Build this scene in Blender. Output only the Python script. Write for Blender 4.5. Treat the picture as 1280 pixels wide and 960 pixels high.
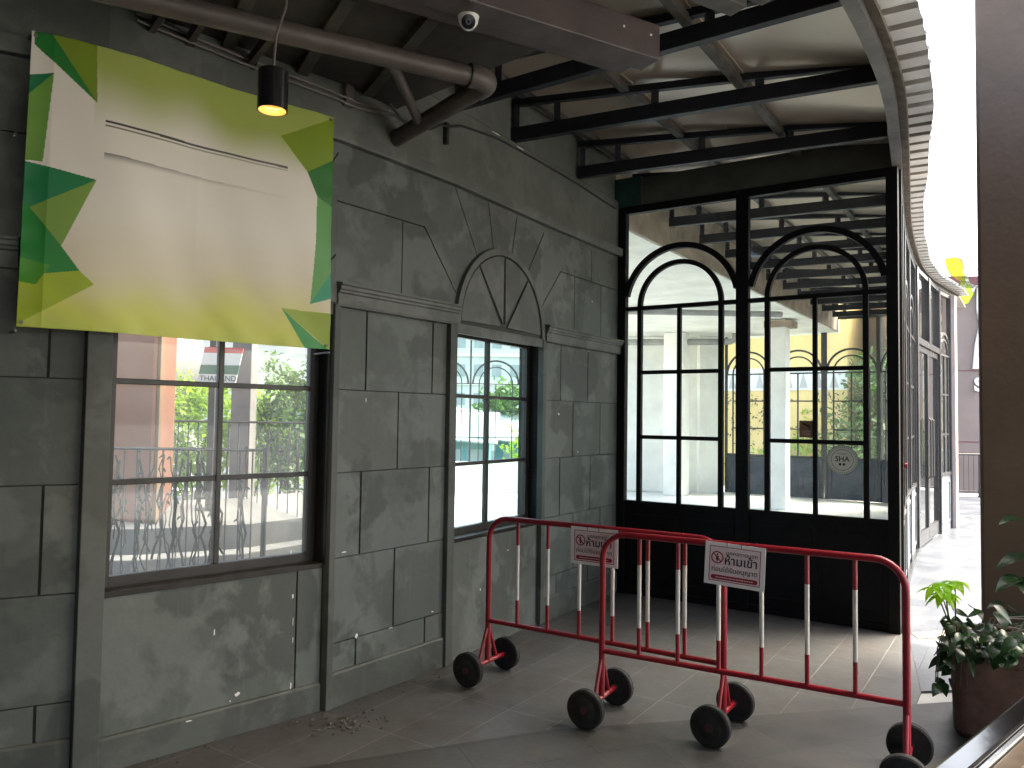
import bpy, bmesh, math, random
from mathutils import Vector, Matrix
random.seed(7)
S = bpy.context.scene
for o in list(bpy.data.objects): bpy.data.objects.remove(o)
COL = S.collection
rad = math.radians

# ------------------------------------------------------------------ camera, sky, sun, exposure
cam = bpy.data.cameras.new('camera'); camo = bpy.data.objects.new('camera', cam); COL.objects.link(camo)
cam.sensor_width = 36; cam.lens = 970/1280*36; cam.clip_start = .05; cam.clip_end = 600
p, r = rad(2.4632), rad(.8299)
f = Vector((0, math.cos(p), math.sin(p))); rt0 = Vector((1, 0, 0)); up0 = rt0.cross(f)
rt = rt0*math.cos(r)+up0*math.sin(r); up = -rt0*math.sin(r)+up0*math.cos(r)
camo.matrix_world = Matrix(((rt.x, up.x, -f.x, 0), (rt.y, up.y, -f.y, 0), (rt.z, up.z, -f.z, 1.58), (0, 0, 0, 1)))
S.camera = camo
SUN_EL, SUN_AZ = 54, 72           # degrees: height, and direction clockwise from +Y
w = bpy.data.worlds.new("World"); S.world = w; w.use_nodes = True
nt = w.node_tree; bg = nt.nodes['Background']; bg.inputs[1].default_value = .15
sky = nt.nodes.new('ShaderNodeTexSky'); sky.sky_type = 'NISHITA'; sky.sun_disc = False
sky.sun_elevation = rad(SUN_EL); sky.sun_rotation = rad(SUN_AZ)
sky.air_density = 1.0; sky.dust_density = 6.0; sky.ozone_density = .6
nt.links.new(sky.outputs[0], bg.inputs[0])
sun = bpy.data.lights.new('sun', 'SUN'); sun.energy = 1.25; sun.angle = rad(30); sun.color = (1, .96, .90)
suno = bpy.data.objects.new('sun', sun); COL.objects.link(suno)
sd = Vector((math.sin(rad(SUN_AZ))*math.cos(rad(SUN_EL)), math.cos(rad(SUN_AZ))*math.cos(rad(SUN_EL)), math.sin(rad(SUN_EL))))
suno.rotation_euler = sd.to_track_quat('Z', 'Y').to_euler(); suno.location = (8, 4, 20)
S.view_settings.view_transform = 'Standard'; S.view_settings.look = 'None'
S.view_settings.exposure = 2.9; S.view_settings.gamma = 1
S.view_settings.use_white_balance = True; S.view_settings.white_balance_temperature = 6800; S.view_settings.white_balance_tint = 6
S.render.engine = 'CYCLES'
S.cycles.use_denoising = True
S.cycles.max_bounces = 10; S.cycles.diffuse_bounces = 6; S.cycles.transparent_max_bounces = 24
S.cycles.caustics_reflective = False; S.cycles.caustics_refractive = False

# ------------------------------------------------------------------ materials
def mat(name, col, rough=.6, metal=0., noise=.0, scale=4., bump=0., bscale=60., spec=.5, stretch=None):
    m = bpy.data.materials.new(name); m.use_nodes = True; t = m.node_tree; b = t.nodes['Principled BSDF']
    b.inputs['Base Color'].default_value = (*col, 1); b.inputs['Roughness'].default_value = rough
    b.inputs['Metallic'].default_value = metal; b.inputs['Specular IOR Level'].default_value = spec
    if noise or bump:
        tc = t.nodes.new('ShaderNodeTexCoord'); src = tc.outputs['Object']
        if stretch:
            mp = t.nodes.new('ShaderNodeMapping'); mp.inputs['Scale'].default_value = stretch
            t.links.new(src, mp.inputs[0]); src = mp.outputs[0]
    if noise:
        n = t.nodes.new('ShaderNodeTexNoise'); n.inputs['Scale'].default_value = scale; n.inputs['Detail'].default_value = 6
        n.inputs['Roughness'].default_value = .65
        t.links.new(src, n.inputs['Vector'])
        rp = t.nodes.new('ShaderNodeValToRGB'); e = rp.color_ramp.elements
        e[0].position = .3; e[1].position = .7
        e[0].color = (*[max(0, c*(1-noise)) for c in col], 1); e[1].color = (*[min(1, c*(1+noise)) for c in col], 1)
        t.links.new(n.outputs[0], rp.inputs[0]); t.links.new(rp.outputs[0], b.inputs['Base Color'])
        rr = t.nodes.new('ShaderNodeMapRange'); rr.inputs[1].default_value = .3; rr.inputs[2].default_value = .7
        rr.inputs[3].default_value = min(1, rough*1.15); rr.inputs[4].default_value = rough*.8
        t.links.new(n.outputs[0], rr.inputs[0]); t.links.new(rr.outputs[0], b.inputs['Roughness'])
    if bump:
        n2 = t.nodes.new('ShaderNodeTexNoise'); n2.inputs['Scale'].default_value = bscale; n2.inputs['Detail'].default_value = 4
        t.links.new(src, n2.inputs['Vector'])
        bp = t.nodes.new('ShaderNodeBump'); bp.inputs['Strength'].default_value = bump; bp.inputs['Distance'].default_value = .01
        t.links.new(n2.outputs[0], bp.inputs['Height']); t.links.new(bp.outputs[0], b.inputs['Normal'])
    return m

def wall_paint(name, base=(.090, .101, .092), patchy=1.0, chips=True):
    m = bpy.data.materials.new(name); m.use_nodes = True; t = m.node_tree; b = t.nodes['Principled BSDF']; L = t.links.new
    tc = t.nodes.new('ShaderNodeTexCoord')
    def noise(sc, det=3, rough=.5, dist=0., vec=None):
        n = t.nodes.new('ShaderNodeTexNoise'); n.inputs['Scale'].default_value = sc; n.inputs['Detail'].default_value = det
        n.inputs['Roughness'].default_value = rough; n.inputs['Distortion'].default_value = dist
        L(vec or tc.outputs['Object'], n.inputs['Vector']); return n.outputs[0]
    def ramp(x, p0, p1, c0, c1):
        rp = t.nodes.new('ShaderNodeValToRGB'); e = rp.color_ramp.elements
        e[0].position, e[1].position = p0, p1; e[0].color = (*c0, 1); e[1].color = (*c1, 1); L(x, rp.inputs[0]); return rp.outputs[0]
    def mix(fac, a, c, mode='MIX', amt=None):
        mx = t.nodes.new('ShaderNodeMix'); mx.data_type = 'RGBA'; mx.blend_type = mode
        if isinstance(fac, (int, float)): mx.inputs[0].default_value = fac
        else: L(fac, mx.inputs[0])
        for s, v in ((6, a), (7, c)):
            if isinstance(v, tuple): mx.inputs[s].default_value = (*v, 1)
            else: L(v, mx.inputs[s])
        return mx.outputs[2]
    W0, W1 = (0, 0, 0), (1, 1, 1)
    lt = tuple(c*1.3+.008 for c in base); dk = tuple(c*.74 for c in base)
    blotch = ramp(noise(2.3, 7, .52, .25), .495, .55, W0, (.95*patchy,)*3)            # touched-up patches with an edge of their own
    blotch2 = ramp(noise(3.1, 8, .62, .3), .56, .66, W0, (1.0*patchy,)*3)
    darkp = ramp(noise(1.7, 6, .5, .2), .545, .575, W0, (.9*patchy,)*3)
    c = mix(blotch, base, lt); c = mix(darkp, c, dk)
    c = mix(blotch2, c, tuple(x*1.42+.012 for x in base))
    mp = t.nodes.new('ShaderNodeMapping'); mp.inputs['Scale'].default_value = (9, 9, .7); L(tc.outputs['Object'], mp.inputs[0])
    streak = ramp(noise(1.3, 4, .6, 0, mp.outputs[0]), .62, .80, W0, (.38,)*3)
    c = mix(streak, c, tuple(x*1.7+.02 for x in base))
    c = mix(.35, c, ramp(noise(14, 5, .7), .25, .75, (.72,)*3, (1.25, 1.25, 1.25)), 'MULTIPLY')
    if chips:
        ch = ramp(noise(8.5, 4, .62, .5), .755, .763, W0, W1)
        c = mix(ch, c, (.62, .61, .56))
    L(c, b.inputs['Base Color']); b.inputs['Roughness'].default_value = .62
    bp = t.nodes.new('ShaderNodeBump'); bp.inputs['Strength'].default_value = .25; bp.inputs['Distance'].default_value = .006
    L(noise(26, 4, .6), bp.inputs['Height']); L(bp.outputs[0], b.inputs['Normal'])
    return m

def tile_floor(name, base, mortar, angle, bw, rh, offset=0., rough=.45, var=.18, dirt=(.09, .065, .045), dirt_amt=.6, msize=.004, loc=(0, 0, 0)):
    m = bpy.data.materials.new(name); m.use_nodes = True; t = m.node_tree; b = t.nodes['Principled BSDF']; L = t.links.new
    tc = t.nodes.new('ShaderNodeTexCoord'); mp = t.nodes.new('ShaderNodeMapping'); mp.inputs['Rotation'].default_value = (0, 0, angle)
    mp.inputs['Location'].default_value = loc
    L(tc.outputs['Object'], mp.inputs[0])
    br = t.nodes.new('ShaderNodeTexBrick'); br.offset = offset; br.inputs['Scale'].default_value = 1
    br.inputs['Brick Width'].default_value = bw; br.inputs['Row Height'].default_value = rh
    br.inputs['Mortar Size'].default_value = msize; br.inputs['Mortar Smooth'].default_value = .2
    br.inputs['Color1'].default_value = (*[c*(1-var) for c in base], 1); br.inputs['Color2'].default_value = (*[c*(1+var) for c in base], 1)
    br.inputs['Mortar'].default_value = (*mortar, 1); L(mp.outputs[0], br.inputs['Vector'])
    n = t.nodes.new('ShaderNodeTexNoise'); n.inputs['Scale'].default_value = 1.7; n.inputs['Detail'].default_value = 8; n.inputs['Roughness'].default_value = .68
    L(tc.outputs['Object'], n.inputs['Vector'])
    rp = t.nodes.new('ShaderNodeValToRGB'); e = rp.color_ramp.elements; e[0].position = .48; e[1].position = .72
    e[0].color = (0, 0, 0, 1); e[1].color = (dirt_amt,)*3+(1,); L(n.outputs[0], rp.inputs[0])
    mx = t.nodes.new('ShaderNodeMix'); mx.data_type = 'RGBA'; L(rp.outputs[0], mx.inputs[0]); L(br.outputs[0], mx.inputs[6]); mx.inputs[7].default_value = (*dirt, 1)
    n2 = t.nodes.new('ShaderNodeTexNoise'); n2.inputs['Scale'].default_value = 24; n2.inputs['Detail'].default_value = 6; n2.inputs['Roughness'].default_value = .75
    L(tc.outputs['Object'], n2.inputs['Vector'])
    r2 = t.nodes.new('ShaderNodeValToRGB'); e = r2.color_ramp.elements; e[0].position = .3; e[1].position = .75
    e[0].color = (.72, .72, .72, 1); e[1].color = (1.3, 1.3, 1.3, 1); L(n2.outputs[0], r2.inputs[0])
    m2 = t.nodes.new('ShaderNodeMix'); m2.data_type = 'RGBA'; m2.blend_type = 'MULTIPLY'; m2.inputs[0].default_value = .6
    L(mx.outputs[2], m2.inputs[6]); L(r2.outputs[0], m2.inputs[7]); L(m2.outputs[2], b.inputs['Base Color'])
    rr = t.nodes.new('ShaderNodeMapRange'); rr.inputs[1].default_value = .3; rr.inputs[2].default_value = .75; rr.inputs[3].default_value = rough*.75; rr.inputs[4].default_value = min(1, rough*1.35)
    L(n.outputs[0], rr.inputs[0]); L(rr.outputs[0], b.inputs['Roughness'])
    bp = t.nodes.new('ShaderNodeBump'); bp.inputs['Strength'].default_value = .3; bp.inputs['Distance'].default_value = .004
    ma = t.nodes.new('ShaderNodeMath'); ma.operation = 'SUBTRACT'; L(n2.outputs[0], ma.inputs[0]); L(br.outputs['Fac'], ma.inputs[1])
    L(ma.outputs[0], bp.inputs['Height']); L(bp.outputs[0], b.inputs['Normal'])
    return m

def glass(name, tint=(1, 1, 1), refl=.07, dust=.0, dust_col=(.6, .62, .6)):
    m = bpy.data.materials.new(name); m.use_nodes = True; t = m.node_tree; t.nodes.clear(); L = t.links.new
    out = t.nodes.new('ShaderNodeOutputMaterial'); tr = t.nodes.new('ShaderNodeBsdfTransparent'); tr.inputs[0].default_value = (*tint, 1)
    gl = t.nodes.new('ShaderNodeBsdfGlossy'); gl.inputs['Roughness'].default_value = .02
    lw = t.nodes.new('ShaderNodeFresnel'); lw.inputs[0].default_value = 1.45
    mul = t.nodes.new('ShaderNodeMath'); mul.operation = 'MULTIPLY'; mul.inputs[1].default_value = refl/.05; mul.use_clamp = True
    L(lw.outputs[0], mul.inputs[0])
    m1 = t.nodes.new('ShaderNodeMixShader'); L(mul.outputs[0], m1.inputs[0]); L(tr.outputs[0], m1.inputs[1]); L(gl.outputs[0], m1.inputs[2])
    last = m1.outputs[0]
    if dust:
        df = t.nodes.new('ShaderNodeBsdfTranslucent'); df.inputs[0].default_value = (*dust_col, 1)
        d2 = t.nodes.new('ShaderNodeBsdfDiffuse'); d2.inputs[0].default_value = (*dust_col, 1)
        ad = t.nodes.new('ShaderNodeMixShader'); ad.inputs[0].default_value = .35; L(df.outputs[0], ad.inputs[1]); L(d2.outputs[0], ad.inputs[2])
        tc = t.nodes.new('ShaderNodeTexCoord'); n = t.nodes.new('ShaderNodeTexNoise'); n.inputs['Scale'].default_value = 3.5; n.inputs['Detail'].default_value = 6
        L(tc.outputs['Object'], n.inputs['Vector'])
        mr = t.nodes.new('ShaderNodeMapRange'); mr.inputs[1].default_value = .25; mr.inputs[2].default_value = .75; mr.inputs[3].default_value = dust*.55; mr.inputs[4].default_value = dust*1.4
        L(n.outputs[0], mr.inputs[0])
        m2 = t.nodes.new('ShaderNodeMixShader'); L(mr.outputs[0], m2.inputs[0]); L(last, m2.inputs[1]); L(ad.outputs[0], m2.inputs[2]); last = m2.outputs[0]
    L(last, out.inputs[0]); return m

def leaf_mat(name, col, trans=.35, rough=.45):
    m = mat(name, col, rough, noise=.35, scale=9)
    b = m.node_tree.nodes['Principled BSDF']; t = m.node_tree; out = t.nodes['Material Output']
    tl = t.nodes.new('ShaderNodeBsdfTranslucent'); tl.inputs[0].default_value = (col[0]*1.9, col[1]*1.9, col[2]*1.2, 1)
    mx = t.nodes.new('ShaderNodeMixShader'); mx.inputs[0].default_value = trans
    t.links.new(b.outputs[0], mx.inputs[1]); t.links.new(tl.outputs[0], mx.inputs[2]); t.links.new(mx.outputs[0], out.inputs[0])
    return m

M = {}
M['wall'] = wall_paint('grey_wall_paint')
M['wall2'] = wall_paint('grey_wall_paint_cool', (.083, .096, .090))
M['wall3'] = wall_paint('grey_wall_paint_chalky', (.100, .110, .101), 1.15)
M['pilaster'] = wall_paint('dark_grey_trim_paint', (.064, .071, .064), .8)
M['wallplain'] = wall_paint('grey_green_render', (.106, .116, .103), .55, False)
M['moulding'] = wall_paint('grey_moulding_paint', (.100, .110, .101), .8, False)
M['trim'] = mat('dark_trim_paint', (.075, .080, .072), .5, noise=.3, scale=5)
M['groove'] = mat('groove_shadow_gap', (.045, .048, .044), .8)
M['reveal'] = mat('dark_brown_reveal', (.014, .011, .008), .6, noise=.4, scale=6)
M['black'] = mat('black_steel_paint', (.0022, .0022, .0025), .6, noise=.3, scale=8, bump=.15, spec=.25)
M['winframe'] = mat('window_frame_paint', (.018, .016, .014), .42, noise=.3, scale=9)
M['truss'] = mat('blue_black_steel', (.006, .0075, .012), .5, noise=.4, scale=5, bump=.1)
M['purlin'] = mat('brown_grey_steel', (.075, .068, .060), .55, noise=.35, scale=5)
M['fascia'] = mat('grey_steel_fascia', (.120, .115, .110), .45, noise=.35, scale=4, bump=.12)
M['roof'] = mat('roof_underside_foil', (.57, .49, .40), .30, .5)
M['eave'] = mat('white_corrugated_sheet', (.74, .73, .71), .5, noise=.16, scale=5)
t_ = M['eave'].node_tree; tl_ = t_.nodes.new('ShaderNodeBsdfTranslucent'); tl_.inputs[0].default_value = (.55, .55, .53, 1); mx_ = t_.nodes.new('ShaderNodeMixShader'); mx_.inputs[0].default_value = .22
t_.links.new(t_.nodes['Principled BSDF'].outputs[0], mx_.inputs[1]); t_.links.new(tl_.outputs[0], mx_.inputs[2]); t_.links.new(mx_.outputs[0], t_.nodes['Material Output'].inputs[0])
M['eave_dark'] = mat('shaded_sheet_rib', (.40, .385, .36), .7, noise=.3, scale=6)  # shade inside the sheet ribs, painted as a darker colour
M['brown'] = mat('brown_paint', (.082, .064, .063), .5, noise=.28, scale=4, bump=.15)
M['brownpipe'] = mat('brown_pipe_paint', (.095, .078, .071), .48, noise=.25, scale=5, bump=.1)
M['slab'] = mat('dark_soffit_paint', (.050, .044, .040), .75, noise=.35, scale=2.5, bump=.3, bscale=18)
M['teal'] = mat('dark_teal_paint', (.010, .045, .040), .5, noise=.3)
M['greenbeam'] = mat('dark_green_grey_panel', (.060, .066, .058), .55, noise=.3, scale=3)
M['white'] = mat('white_plaster', (.84, .85, .81), .7, noise=.10, scale=2, bump=.2, bscale=30)
M['soffit'] = mat('white_board_soffit', (.78, .80, .74), .75, noise=.14, scale=1.6, bump=.3, bscale=14)
M['slabedge'] = mat('bare_concrete_edge', (.33, .27, .21), .8, noise=.35, scale=3, bump=.4, bscale=20)
M['galv'] = mat('grey_pvc_pipe', (.30, .31, .30), .5, noise=.2)
M['glass'] = glass('clear_glass', (.93, .97, .95), .05, .03)
M['glassdusty'] = glass('dusty_window_glass', (.86, .89, .88), .07, .19, (.5, .52, .5))
M['glassgreen'] = glass('greenish_window_glass', (.78, .95, .89), .05, .05, (.7, .8, .76))
M['facadeglass'] = glass('facade_glass', (.9, .95, .93), .07, .03)
M['fframe'] = mat('facade_frame_paint', (.05, .052, .055), .25, noise=.3, scale=6)
M['fpanel'] = mat('facade_panel_paint', (.24, .26, .28), .35, noise=.25, scale=5)
M['navy'] = mat('slate_blue_panel', (.045, .06, .08), .5, noise=.35, scale=5)
M['red'] = mat('red_barrier_paint', (.235, .008, .018), .34, noise=.25, scale=14, bump=.08)
M['whitepaint'] = mat('white_barrier_paint', (.62, .585, .55), .4, noise=.12, scale=14)
M['rubber'] = mat('black_rubber', (.005, .005, .0055), .8, noise=.5, scale=16, bump=.2)
M['hub'] = mat('dull_red_hub', (.05, .012, .014), .6)
M['paper'] = mat('white_sign_board', (.86, .80, .79), .45, noise=.05, scale=12)
M['pink'] = mat('pink_print', (.80, .62, .63), .5)
M['signred'] = mat('red_print', (.30, .012, .035), .5)
M['ink'] = mat('black_print', (.012, .010, .012), .5)
M['plastic_white'] = mat('white_camera_plastic', (.86, .85, .81), .35)
M['plastic_black'] = mat('black_plastic', (.010, .010, .011), .25)
M['lens'] = mat('grey_lens_ring', (.22, .20, .18), .2, .4)
M['greybox'] = mat('grey_plastic_box', (.15, .13, .12), .5, noise=.2)
M['cable'] = mat('black_cable', (.012, .012, .012), .5)
M['column'] = mat('brown_column_render', (.12, .076, .046), .6, noise=.22, scale=1.4, bump=.25, bscale=25)
M['terracotta'] = mat('terracotta', (.11, .058, .040), .75, noise=.45, scale=5, bump=.4, bscale=30)
M['soil'] = mat('planting_soil', (.035, .026, .018), .95, noise=.4, scale=18, bump=.6)
M['railblack'] = mat('gloss_black_metal', (.008, .008, .010), .14, noise=.4, scale=5, bump=.05, bscale=9, spec=.45)
M['steel'] = mat('brushed_steel_strip', (.55, .54, .52), .3, .9, noise=.2, scale=20)
M['brass'] = mat('worn_wood_strip', (.42, .25, .10), .4, noise=.3, scale=10)
M['concrete'] = mat('pale_concrete', (.64, .64, .61), .7, noise=.18, scale=1.1, bump=.25, bscale=22)
M['ground'] = mat('street_ground', (.16, .16, .15), .9, noise=.25, scale=.3)
M['yellow'] = mat('yellow_render', (.80, .57, .22), .75, noise=.10, scale=.6)
M['spot'] = mat('dark_leaf_spots', (.12, .11, .06), .8)
M['bandwhite'] = mat('white_band', (.75, .74, .70), .6, noise=.06)
M['bandgrey'] = mat('pale_grey_shape', (.45, .44, .43), .6)
M['greybldg'] = mat('grey_tower_render', (.44, .47, .47), .7, noise=.1, scale=.2)
M['apart'] = mat('pale_apartment_render', (.60, .66, .63), .7, noise=.08, scale=.15)
M['winblue'] = mat('apartment_window_glass', (.30, .36, .37), .2)
M['tin'] = mat('teal_tin_sheet', (.12, .30, .33), .5, noise=.25, scale=1.5)
M['tinroof'] = mat('grey_tin_roof', (.30, .36, .36), .5, noise=.3, scale=1.2)
M['mall'] = mat('mauve_brown_cladding', (.20, .152, .138), .55, noise=.10, scale=.8)
M['malldark'] = mat('plum_parapet', (.13, .045, .05), .6)
M['signwhite'] = mat('white_sign_letter', (.85, .85, .82), .4)
M['signyellow'] = mat('yellow_sign_leaf', (.90, .62, .01), .4)
M['signlime'] = mat('lime_sign_leaf', (.50, .70, .03), .4)
M['signorange'] = mat('orange_sign_leaf', (.85, .33, .08), .4)
M['pinkpost'] = mat('pale_pink_post', (.62, .50, .46), .6, noise=.1)
M['orangecol'] = mat('salmon_column_render', (.27, .125, .075), .65, noise=.12, scale=2)
M['greycol'] = mat('grey_painted_post', (.22, .21, .20), .6, noise=.2)
M['darkcol'] = mat('dark_steel_post', (.06, .055, .05), .6)
M['flagred'] = mat('flag_red', (.60, .08, .07), .6)
M['flaggreen'] = mat('flag_green', (.03, .14, .08), .6)
M['brightwall'] = mat('cream_house_wall', (.78, .74, .64), .7, noise=.05)
M['bark'] = mat('bark', (.10, .075, .05), .9, noise=.4, scale=8, bump=.5)
M['leaf_bright'] = leaf_mat('sunlit_leaf', (.26, .38, .05), .45)  # sunlight is put into this lightened leaf colour
M['leaf_mid'] = leaf_mat('mid_green_leaf', (.075, .15, .035), .35)
M['leaf_dark'] = leaf_mat('dark_green_leaf', (.020, .050, .018), .25, .3)
M['leaf_lime'] = leaf_mat('backlit_lime_leaf', (.36, .56, .035), .6)  # backlit glow put into the raised lime colour
M['vine'] = mat('dry_vine', (.05, .042, .03), .9, noise=.3)
A_W = rad(-56.33)
M['tile'] = tile_floor('grey_floor_tiles', (.078, .078, .078), (.19, .185, .175), A_W, .61, .305, 0., .40, .12, (.060, .046, .036), .75, .0028, (0.1, .08, 0))
M['tile_front'] = tile_floor('shade_dark_tiles', (.040, .0398, .039), (.013, .0128, .0125), rad(-22), .6, .3, .5, .5, .14, (.075, .062, .05), .5, .003)  # foreground tiles; shade from the slab edge is partly in their colour
M['walk'] = tile_floor('pale_walkway_tiles', (.070, .080, .098), (.038, .042, .05), A_W, .61, .305, .5, .36, .08, (.30, .30, .30), .3, .003)

# ------------------------------------------------------------------ mesh helpers
def inv_root(parent):
    q = parent
    while q.parent: q = q.parent
    return q.matrix_basis.inverted()
class MB:
    def __init__(s): s.v, s.f, s.m = [], [], []
    def add(s, verts, faces, mi=0):
        o = len(s.v); s.v += [tuple(v) for v in verts]
        for fc in faces: s.f.append(tuple(i+o for i in fc)); s.m.append(mi)
        return s
    def hexa(s, c, mi=0):           # 8 corners: bottom 4, top 4
        return s.add(c, [(0, 1, 2, 3), (4, 7, 6, 5), (0, 4, 5, 1), (1, 5, 6, 2), (2, 6, 7, 3), (3, 7, 4, 0)], mi)
    def box(s, a, b, fr=None, mi=0):
        x0, y0, z0 = a; x1, y1, z1 = b
        c = [(x0, y0, z0), (x1, y0, z0), (x1, y1, z0), (x0, y1, z0), (x0, y0, z1), (x1, y0, z1), (x1, y1, z1), (x0, y1, z1)]
        return s.hexa([fr(*q) for q in c] if fr else c, mi)
    def prism(s, poly, n0, n1, fr, mi=0):       # poly in (s,z), thickness along n
        k = len(poly)
        vs = [fr(a, n0, b) for a, b in poly]+[fr(a, n1, b) for a, b in poly]
        fs = [tuple(range(k)), tuple(range(2*k-1, k-1, -1))]+[(i, (i+1) % k, (i+1) % k+k, i+k) for i in range(k)]
        return s.add(vs, fs, mi)
    def zprism(s, poly, z0, z1, mi=0):
        k = len(poly)
        vs = [(x, y, z0) for x, y in poly]+[(x, y, z1) for x, y in poly]
        fs = [tuple(range(k)), tuple(range(2*k-1, k-1, -1))]+[(i, (i+1) % k, (i+1) % k+k, i+k) for i in range(k)]
        return s.add(vs, fs, mi)
    def tube(s, pts, rr, seg=10, mi=0, cap=True):
        pts = [Vector(q) for q in pts]; n = len(pts)
        if not isinstance(rr, (list, tuple)): rr = [rr]*n
        ds = []
        for i in range(n):
            a = pts[max(i-1, 0)]; b = pts[min(i+1, n-1)]; ds.append((b-a).normalized())
        ref = Vector((0, 0, 1)) if abs(ds[0].z) < .9 else Vector((1, 0, 0))
        x = ds[0].cross(ref).normalized(); vs = []
        for i in range(n):
            x = (x-ds[i]*x.dot(ds[i])).normalized(); y = ds[i].cross(x)
            for k in range(seg):
                a = 2*math.pi*k/seg; vs.append(pts[i]+(x*math.cos(a)+y*math.sin(a))*rr[i])
        fs = [(i*seg+k, i*seg+(k+1) % seg, (i+1)*seg+(k+1) % seg, (i+1)*seg+k) for i in range(n-1) for k in range(seg)]
        if cap: fs += [tuple(range(seg-1, -1, -1)), tuple((n-1)*seg+k for k in range(seg))]
        return s.add(vs, fs, mi)
    def bar(s, a, b, wd, ht, upv=(0, 0, 1), mi=0):    # rectangular bar from a to b
        a, b = Vector(a), Vector(b); d = (b-a).normalized(); u = Vector(upv); u = (u-d*u.dot(d)).normalized(); x = d.cross(u)
        c = []
        for q in (a, b):
            c += [q-x*wd/2-u*ht/2, q+x*wd/2-u*ht/2, q+x*wd/2+u*ht/2, q-x*wd/2+u*ht/2]
        return s.add(c, [(0, 1, 2, 3), (7, 6, 5, 4), (0, 4, 5, 1), (1, 5, 6, 2), (2, 6, 7, 3), (3, 7, 4, 0)], mi)
    def sweep(s, path, prof, mi=0):     # path: plan points; prof: closed list of (n,z), n to the right of travel
        k = len(prof); vs = []; n = len(path)
        for i in range(n):
            q = Vector(path[i])
            t0 = (Vector(path[i])-Vector(path[i-1])).normalized() if i else None
            t1 = (Vector(path[i+1])-Vector(path[i])).normalized() if i < n-1 else None
            t0 = t0 or t1; t1 = t1 or t0
            n0 = Vector((t0.y, -t0.x)); n1 = Vector((t1.y, -t1.x)); mm = (n0+n1).normalized(); mm = mm/max(.3, mm.dot(n0))
            for a, z in prof: vs.append((q.x+mm.x*a, q.y+mm.y*a, z))
        fs = [(i*k+j, i*k+(j+1) % k, (i+1)*k+(j+1) % k, (i+1)*k+j) for i in range(n-1) for j in range(k)]
        fs += [tuple(range(k-1, -1, -1)), tuple((n-1)*k+j for j in range(k))]
        return s.add(vs, fs, mi)
    def arc(s, c, R, t, n0, n1, fr, a0=0, a1=math.pi, seg=40, mi=0):   # arch band in (s,z), t = radial thickness
        for i in range(seg):
            b0 = a0+(a1-a0)*i/seg; b1 = a0+(a1-a0)*(i+1)/seg
            q = [(c[0]+rr*math.cos(b), c[1]+rr*math.sin(b)) for rr, b in ((R-t/2, b0), (R+t/2, b0), (R+t/2, b1), (R-t/2, b1))]
            vs = [fr(a, n0, z) for a, z in q]+[fr(a, n1, z) for a, z in q]
            fs = [(0, 1, 2, 3), (7, 6, 5, 4), (0, 3, 7, 4), (1, 5, 6, 2)]
            if i == 0: fs.append((0, 4, 5, 1))
            if i == seg-1: fs.append((3, 2, 6, 7))
            s.add(vs, fs, mi)
        return s
    def build(s, name, mats, parent=None, bevel=0., smooth=False, local=False, weld=True):
        me = bpy.data.meshes.new(name)
        vs = s.v
        if parent is not None and not local:
            iv = inv_root(parent); vs = [iv @ Vector(v) for v in s.v]
        me.from_pydata([tuple(v) for v in vs], [], s.f)
        for q in (mats if isinstance(mats, (list, tuple)) else [mats]): me.materials.append(q)
        me.polygons.foreach_set('material_index', s.m)
        bm = bmesh.new(); bm.from_mesh(me)
        if weld: bmesh.ops.remove_doubles(bm, verts=bm.verts, dist=1e-5)
        bmesh.ops.recalc_face_normals(bm, faces=bm.faces)
        if smooth:
            for fc in bm.faces: fc.smooth = True
            for e in bm.edges:
                if len(e.link_faces) == 2 and e.calc_face_angle(0) > .6: e.smooth = False
        bm.to_mesh(me); bm.free()
        o = bpy.data.objects.new(name, me); COL.objects.link(o)
        if parent is not None: o.parent = parent
        if bevel:
            md = o.modifiers.new('bevel', 'BEVEL'); md.width = bevel; md.segments = 2; md.limit_method = 'ANGLE'; md.angle_limit = rad(40)
        return o
def tag(o, label, cat, group=None, kind=None):
    if label: o['label'] = label
    if cat: o['category'] = cat
    if group: o['group'] = group
    if kind: o['kind'] = kind
    return o
def thing(name, label, cat, loc=(0, 0, 0), rotz=0., group=None):
    o = bpy.data.objects.new(name, None); COL.objects.link(o); o.empty_display_size = .1
    o.matrix_basis = Matrix.Translation(loc) @ Matrix.Rotation(rotz, 4, 'Z')
    return tag(o, label, cat, group)
def structure(name, mb, m, **k): return tag(mb.build(name, m, **k), None, None, None, 'structure')
def copy_tree(o, parent=None):
    c = o.copy(); COL.objects.link(c)
    if parent is not None: c.parent = parent
    for ch in list(o.children): copy_tree(ch, c)
    return c
def text_mesh(name, body, size, fr, m, parent, ext=.0006, align='CENTER', local=False, bold=0.):
    """lettering: fr(x, n, z) maps the text plane; text x -> first axis, text y -> z"""
    cu = bpy.data.curves.new(name, 'FONT'); cu.body = body; cu.size = size; cu.align_x = align; cu.align_y = 'CENTER'; cu.extrude = ext
    cu.offset = bold; cu.resolution_u = 3
    ob = bpy.data.objects.new(name+'_source', cu); COL.objects.link(ob)
    bpy.context.view_layer.update()
    me = bpy.data.meshes.new_from_object(ob.evaluated_get(bpy.context.evaluated_depsgraph_get()))
    bpy.data.objects.remove(ob); bpy.data.curves.remove(cu)
    mb = MB(); mb.add([fr(v.co.x, v.co.z, v.co.y) for v in me.vertices], [tuple(q.vertices) for q in me.polygons])
    bpy.data.meshes.remove(me)
    return mb.build(name, m, parent, local=local, weld=False)

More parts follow.
